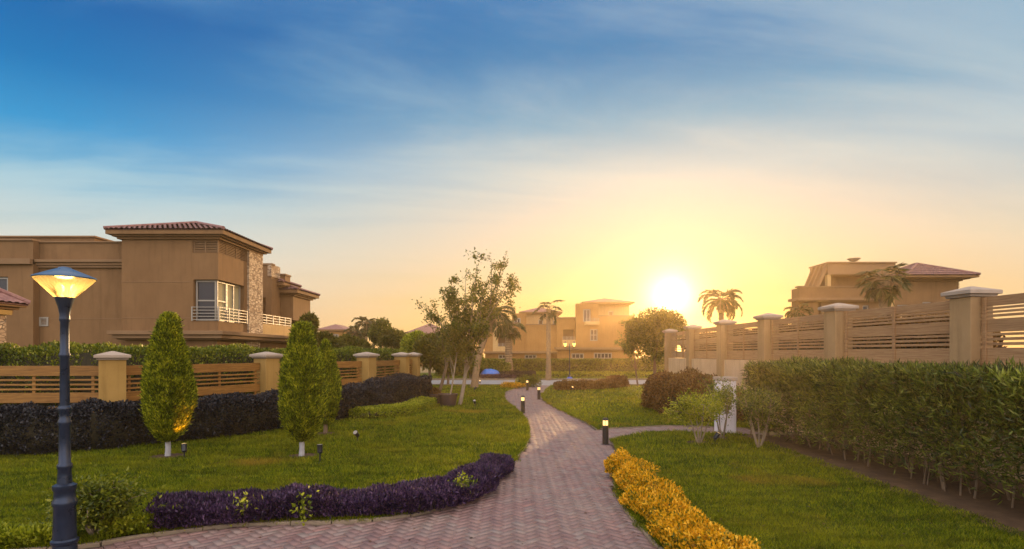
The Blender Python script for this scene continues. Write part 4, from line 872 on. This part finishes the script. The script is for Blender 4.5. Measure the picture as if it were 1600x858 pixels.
palm('palm_tree', 'palm standing dark against the sun above the garden wall', W(1127, 590, 44)[:2], W(1127, 472, 44), .22, 2.1, 20, elr=(-.3, 1.2), wl=.60, lw=.09)
palm('palm_tree', 'fan palm in front of the tan house behind the garden wall', W(1380, 590, 30)[:2], W(1380, 440, 30), .22, 1.5, 24, fan=True, elr=(-.8, 1.25), lw=.10, nl=18)
for (px, py, Y, L, lab) in ((572, 506, 55, 1.7, 'taller of the two thin palms among the bushes beyond the fence'), (556, 522, 50, 1.5, 'small palm low among the bushes beyond the fence'), (584, 508, 60, 1.3, 'narrow palm just right of the tall bush beyond the fence')):
    palm('palm_tree', lab, W(px, 590, Y)[:2], W(px, py, Y), .16, L, 16, elr=(-.4, 1.1), wl=.5, lw=.08, group='palms beyond the fence')
palm('palm_tree', 'low palm bush at the left corner of the tan house behind the wall', W(1248, 560, 33)[:2], W(1248, 490, 33), .16, 1.0, 16, elr=(-.3, 1.2), wl=.35, lw=.05)
bgl = [  # px, py of crown centre, half width px, half height px, Y, label, material
    (482, 510, 13, 20, 30, 'narrow tree tip rising behind the conical conifers', 'leaf_bg'), (503, 545, 26, 24, 34, 'rounded green bush beside the tan house balcony', 'leaf_bg'), (545, 545, 34, 22, 40, 'broad olive bush left of the small palms', 'leaf_bg'),
    (596, 520, 18, 26, 46, 'upright feathery tree among the small palms', 'leaf_tree'), (618, 535, 30, 20, 44, 'wide olive tree in front of the distant pale house', 'leaf_bg'), (650, 540, 26, 22, 38, 'yellowish bush near the end of the wooden fence', 'leaf_lime'),
    (672, 550, 26, 30, 33, 'loose yellow green shrub behind the last fence posts', 'leaf_bg'), (700, 560, 26, 30, 40, 'leafy green shrub behind the airy tree trunk', 'leaf_bg'), (735, 565, 22, 22, 48, 'dark shrub beside the clipped hedge across the road', 'leaf_green')]
for px, py, a, b, Y, lab, mt in bgl:
    c = W(px, py, Y); roundtree('bush' if b < 25 else 'garden_tree', lab, c[:2], c, (a * Y / 900, a * Y / 900, b * Y / 900), 6500, .20, .10, mt, .09, 'trees and bushes beyond the fence')
roundtree('round_tree', 'dense round clipped tree glowing beneath the sun', (9.0, 36), (8.9, 36, 3.15), (1.75, 1.6, 1.95), 22000, .14, .08, 'leaf_tree', .12, lumps=5)
tree('street_tree', 'thin young tree on the verge left of the dense round tree', W(997, 602, 36.5)[:2], W(992, 560, 36.5), [W(*p, 36.5 + rng.uniform(-.8, .8)) for p in ((968, 520), (980, 505), (990, 490), (1000, 485), (1012, 500), (975, 540), (1005, 525), (985, 530))], .06, 4000, .13, .06, M['leaf_tree'], M['bark'], .4)
roundtree('bush', 'dark mound shaped shrub behind the blue tarp', W(778, 588, 49.5)[:2], W(780, 578, 49.5), (1.1, .8, .75), 5000, .12, .07, 'leaf_green', .05)
def stem_shrub(name, label, base, h, w, n, L, Wd, mat, ns=5):
    x, y = base; root = thing(name, label, 'shrub', (x, y, 0)); tm = MB(); Ps, Ds = [], []
    for i in range(ns):
        a = 2 * math.pi * i / ns + rng.uniform(-.5, .5); e = np.array((x + math.cos(a) * w * .33, y + math.sin(a) * w * .33, h * rng.uniform(.62, .8))); lp = limb(tm, (x + math.cos(a) * .03, y + math.sin(a) * .03, -.03), e, .022, .008, .08, 5, 6)
        for j in range(5):
            st = lp[rng.integers(2, 6)]; e2 = np.array((x + rng.normal(0, w * .27), y + rng.normal(0, w * .27), h * rng.uniform(.55, 1.))); limb(tm, st, e2, .008, .003, .08, 3, 4)
            m = n // (ns * 5); t = rng.random(m) ** .7; Ps.append(st + (e2 - st) * t[:, None] + rng.normal(0, .07, (m, 3))); Ds.append((e2 - st) + rng.normal(0, .35, (m, 3)))
    P, D = np.vstack(Ps), np.vstack(Ds); tm.build('stem', M['barkpale'], root, smooth=True); leaves('foliage', P, D, L * rng.uniform(.7, 1.3, len(P)), Wd * rng.uniform(.7, 1.3, len(P)), M[mat], root)
stem_shrub('stem_shrub', 'vase shaped shrub with bare pale stems left of the lavender pillar', G(1092, 692), 1.18, 1.15, 4600, .055, .028, 'leaf_lime')
stem_shrub('stem_shrub', 'taller twiggy shrub standing directly before the lavender pillar', G(1128, 686), 1.5, .75, 2300, .055, .026, 'leaf_green', 4)
stem_shrub('stem_shrub', 'sparse twiggy shrub at the far end of the tall hedge', G(1186, 699), 1.42, 1.1, 4200, .055, .025, 'leaf_tall', 6)
stem_shrub('lamp_shrub', 'yellow green leafy shrub at the foot of the big street lamp', G(152, 836), .56, .72, 8000, .060, .026, 'leaf_green', 11)
hedge('ground_plants', 'small green leafy plants between lamp shrub and purple bed', 'plants', [(-4.75, 6.62), (-4.4, 6.9), (-4.05, 7.15)], .32, .16, 2600, .06, .028, M['leaf_lime'], rough=.05, core=False, up=.9, shell=.06)
hedge('ground_plants', 'small green plants at the grass edge left of the street lamp', 'plants', [(-5.9, 6.35), (-5.3, 6.38), (-4.95, 6.5)], .3, .12, 2000, .06, .028, M['leaf_lime'], rough=.05, core=False, up=.9, shell=.06)
c_ = G(828, 604)
roundtree('corner_shrub', 'rounded green shrub behind the farthest bollard', c_, (c_[0] - .15, c_[1], .35), (.85, .5, .45), 3500, .09, .05, 'leaf_green', .02, cat_='shrub')
roundtree('yellow_plant', 'low yellow plants at the bend of the path near the farthest bollard', G(806, 607), (G(806, 607)[0] - .15, G(806, 607)[1] + .4, .16), (.75, .35, .2), 2200, .08, .04, 'leaf_gold', .015, cat_='plant')
sp = MB()
# greens poking out of the purple bed
for i, (x, y) in enumerate(((-3.35, 7.18), (-2.6, 7.32), (-.72, 8.3))):
    stem_shrub('bed_weed', ('lime green sprig at the left kerb end of the purple bed', 'lime green sprig low in the middle of the purple bed', 'lime green sprig near the narrow end of the purple bed')[i], (x, y), .20 + .06 * (i == 2), .22, 260, .06, .03, 'leaf_lime', 3)
# blue tarp on the far verge
tp = thing('covered_mound', 'blue tarp draped over a low mound on the far road verge', 'tarp', W(765, 590, 48)[:2] + (0,))
k = MB(); bx = W(765, 590, 48)[:2]; V = []; F = []; n, m_ = 24, 8
for j in range(m_ + 1):
    for i in range(n):
        a = 2 * math.pi * i / n; f = j / m_; r = .80 * math.cos(f * math.pi / 2) ** .7 + 1e-3; wv = 1 + .07 * math.sin(5 * a + 2 * f) * (1 - f); V.append((bx[0] + r * wv * math.cos(a), bx[1] + .7 * r * wv * math.sin(a), .30 + .46 * math.sin(f * math.pi / 2) + .05 * math.sin(3 * a + 5 * f)))
for j in range(m_):
    for i in range(n): F.append((j * n + i, j * n + (i + 1) % n, (j + 1) * n + (i + 1) % n, (j + 1) * n + i))
k.add(V, F); k.build('tarp', M['tarp'], tp, smooth=True)
k = MB(); k.lathe([(1.0, 0), (.95, .2), (.7, .36), (.05, .4)], bx[0], bx[1], 20); k.build('mound', M['soil'], tp, smooth=True)
hedge('verge_bed', 'dark low planting bed under the blue tarp', 'flower bed', [W(752, 590, 47.2)[:2], W(775, 590, 47.2)[:2], W(806, 590, 47.2)[:2]], .8, .30, 4500, .1, .05, M['leaf_purple'], rough=.06)

# ------------------------------------------------------------------ lamps, bollards, spotlights
def street_lamp(x, y):
    b = thing('street_lamp', 'big dark street lamp with conical glass head in the left foreground', 'street lamp', (x, y, 0))
    p = [(.155, -.1), (.155, .02), (.14, .05), (.135, .13), (.155, .15), (.155, .175), (.133, .19), (.122, .52), (.140, .545), (.140, .575), (.120, .60), (.118, .68), (.135, .70), (.135, .74), (.085, .76), (.078, .84), (.072, .90), (.086, .92), (.086, .95), (.068, .97), (.064, 1.35), (.076, 1.37), (.076, 1.40), (.064, 1.42), (.066, 1.50), (.078, 1.52), (.074, 1.545), (.056, 1.56), (.053, 2.05), (.064, 2.07), (.064, 2.09), (.052, 2.11), (.051, 2.42), (.062, 2.44), (.060, 2.46), (.058, 2.50), (.075, 2.58), (.110, 2.665), (.112, 2.675), (.02, 2.675)]
    q = .78; p = [(r * q, z) for r, z in p]; k = MB(); k.lathe(p, n=32); k.build('post', M['lampmetal'], b, local=True, smooth=True)
    k = MB(); pr = []
    n = 64
    for (r, z) in ((.112, 2.676), (.225, 2.77), (.33, 2.862), (.335, 2.868)):
        for i in range(n): a = 2 * math.pi * i / n; rr = q * r * (1 + (.014 if i % 2 else -.014)); k.v.append((rr * math.cos(a), rr * math.sin(a), z))
    for j in range(3):
        for i in range(n): k.f.append((j * n + i, j * n + (i + 1) % n, (j + 1) * n + (i + 1) % n, (j + 1) * n + i))
    k.build('glass_bowl', M['lampglass'], b, local=True)
    k = MB(); k.lathe([(r * q, z) for r, z in ((.345, 2.868), (.352, 2.875), (.345, 2.885), (.20, 2.935), (.075, 2.975), (.07, 2.985), (.03, 2.992), (.002, 2.993))], n=36); k.build('lamp_cap', M['bluecap'], b, local=True, smooth=True)
    for i in range(3):
        a = i * 2.094 + .5; k = MB(); k.sphere((.075 * math.cos(a), .075 * math.sin(a), 2.765), .030, 12, 8, 1.7); k.tube([(.05 * math.cos(a), .05 * math.sin(a), 2.67), (.085 * math.cos(a), .085 * math.sin(a), 2.71)], .016, 8); k.build('bulb', M['bulb'], b, local=True, smooth=True)
    l = bpy.data.lights.new('lamp_light', 'POINT'); l.energy = 14; l.color = (1, .62, .2); l.shadow_soft_size = .08; lo = bpy.data.objects.new('lamp_light', l); COL.objects.link(lo); lo.parent = b; lo.location = (0, 0, 2.82)
street_lamp(-4.62, 5.95)
def bollards():
    b = thing('bollard_light', 'lit dark bollard nearest the camera at the side path junction', 'bollard light', G(946, 692) + (-.035,), 'bollard lights along the brick path')
    k = MB(); k.lathe([(.10, 0), (.10, .012), (.072, .016), (.072, .44), (.066, .445), (.03, .446)], n=24); k.build('post', M['bollard'], b, local=True, smooth=True)
    k = MB(); k.lathe([(.058, .446), (.060, .45), (.060, .565), (.03, .566)], n=24); k.build('lens', M['lens'], b, local=True, smooth=True)
    k = MB(); k.lathe([(.074, .566), (.076, .572), (.074, .59), (.05, .615), (.02, .624), (.002, .625)], n=24)
    for i in range(3): a = 2.1 * i + .3; k.tube([(.066 * math.cos(a), .066 * math.sin(a), .44), (.066 * math.cos(a), .066 * math.sin(a), .57)], .006, 6)
    k.build('cap', M['bollard'], b, local=True, smooth=True)
    for (px, py), lab in zip(((817, 644), (842, 623), (824, 609)), ('lit bollard on the left edge of the winding path, second nearest', 'lit bollard on the right path edge by the low bronze hedge', 'farthest lit bollard beside the yellow plants at the bend')): dup(b, G(px, py) + (-.035,), rng.uniform(0, 3), lab)
bollards()
def spot(pos, label, tilt, az, h=.2, lit=False, power=0):
    b = thing('garden_spotlight', label, 'spotlight', (pos[0], pos[1], 0), 'garden spotlights on the lawns'); k = MB(); k.lathe([(.075, -.01), (.075, .015), (.02, .02)], n=16); k.tube([(0, 0, 0), (0, 0, h * .55)], .014, 8); k.build('stake', M['black'], b, local=True, smooth=True)
    d = np.array((math.sin(tilt) * math.cos(az), math.sin(tilt) * math.sin(az), math.cos(tilt))); o = np.array((0, 0, h * .5)); k = MB()
    k.tube([o - d * .02, o, o + d * .13, o + d * .145], [.03, .048, .052, .058], 16); k.build('housing', M['black'], b, local=True, smooth=True)
    k = MB(); k.tube([o + d * .1455, o + d * .152], [.050, .048], 16); k.build('lens', M['lens'] if lit else M['white'], b, local=True, smooth=True)
    if power:
        l = bpy.data.lights.new('spot_light', 'SPOT'); l.energy = power; l.color = (1, .36, .07); l.spot_size = R(70); l.spot_blend = .6; l.shadow_soft_size = .04; lo = bpy.data.objects.new('spot_light', l); COL.objects.link(lo); lo.parent = b; lo.location = o + d * .17
        lo.rotation_euler = Vector(d).to_track_quat('-Z', 'Y').to_euler()
spot(G(288, 717), 'lit spotlight shining up into the tall conifer near the street lamp', .42, R(125), .30, True, 38)
spot(G(500, 724), 'upright black post spotlight in front of the second conifer', .12, R(120), .42)
spot(G(559, 692), 'tilted spotlight alone in the open lawn beside the bare patch', .9, R(-105), .34)
spot(G(742, 637), 'spotlight at the foot of the airy tree', .7, R(-100), .34)
spot(G(741, 613), 'tilted spotlight farther back behind the airy tree', .9, R(20), .34)
spot(G(750, 601.5), 'lit spotlight by the road beside the ringed palm trunk', .5, R(-90), .3, True)
spot(G(893, 612), 'small lit spotlight in front of the low bronze hedge', .7, R(-60), .3, True)
spot(G(1117, 694), 'lit spotlight between the stem shrubs near the lavender pillar', .7, R(20), .26, True, 8)
def twin_lantern(x, y):
    b = thing('twin_street_lamp', 'slender street lamp with two yellow lanterns across the road', 'street lamp', (x, y, 0)); k = MB(); k.lathe([(.13, .16), (.10, .25), (.06, .32), (.045, .4), (.04, 2.6), (.055, 2.62), (.03, 2.75), (.03, 2.82), (.002, 2.9)], n=14)
    k.tube([(-.36, 0, 2.62), (-.3, 0, 2.5), (-.12, 0, 2.48), (0, 0, 2.58), (.12, 0, 2.48), (.3, 0, 2.5), (.36, 0, 2.62)], .022, 8); k.build('pole', M['lampmetal'], b, local=True, smooth=True)
    k = MB(); k.lathe([(.26, -.05), (.24, .08), (.16, .159), (.02, .16)], n=12); k.build('base', M['blue_paint'], b, local=True)
    for s in (-1, 1):
        k = MB(); k.lathe([(.06, 2.64), (.15, 2.92), (.03, 2.921)], s * .36, 0, 8); o = k.build('lantern', M['lantern'], b, local=True); k = MB(); k.lathe([(.18, 2.922), (.05, 3.02), (.02, 3.08), (.002, 3.09)], s * .36, 0, 8); k.build('cap', M['lampmetal'], o, local=True)
twin_lantern(*W(890, 594, 47)[:2])
# ------------------------------------------------------------------ haze
def haze():
    m, t = mat_new('haze_air'); v = t.node('ShaderNodeVolumePrincipled'); v.inputs['Color'].default_value = (1, .74, .42, 1); v.inputs['Density'].default_value = .0016; v.inputs['Anisotropy'].default_value = .77
    o = t.node('ShaderNodeOutputMaterial'); t.link(v.outputs[0], o.inputs['Volume'])
    b = MB(); b.box(-810, 810, -70, 1410, -1.2, 10.6); ob = b.build('haze', m); ob['kind'] = 'stuff'
haze()
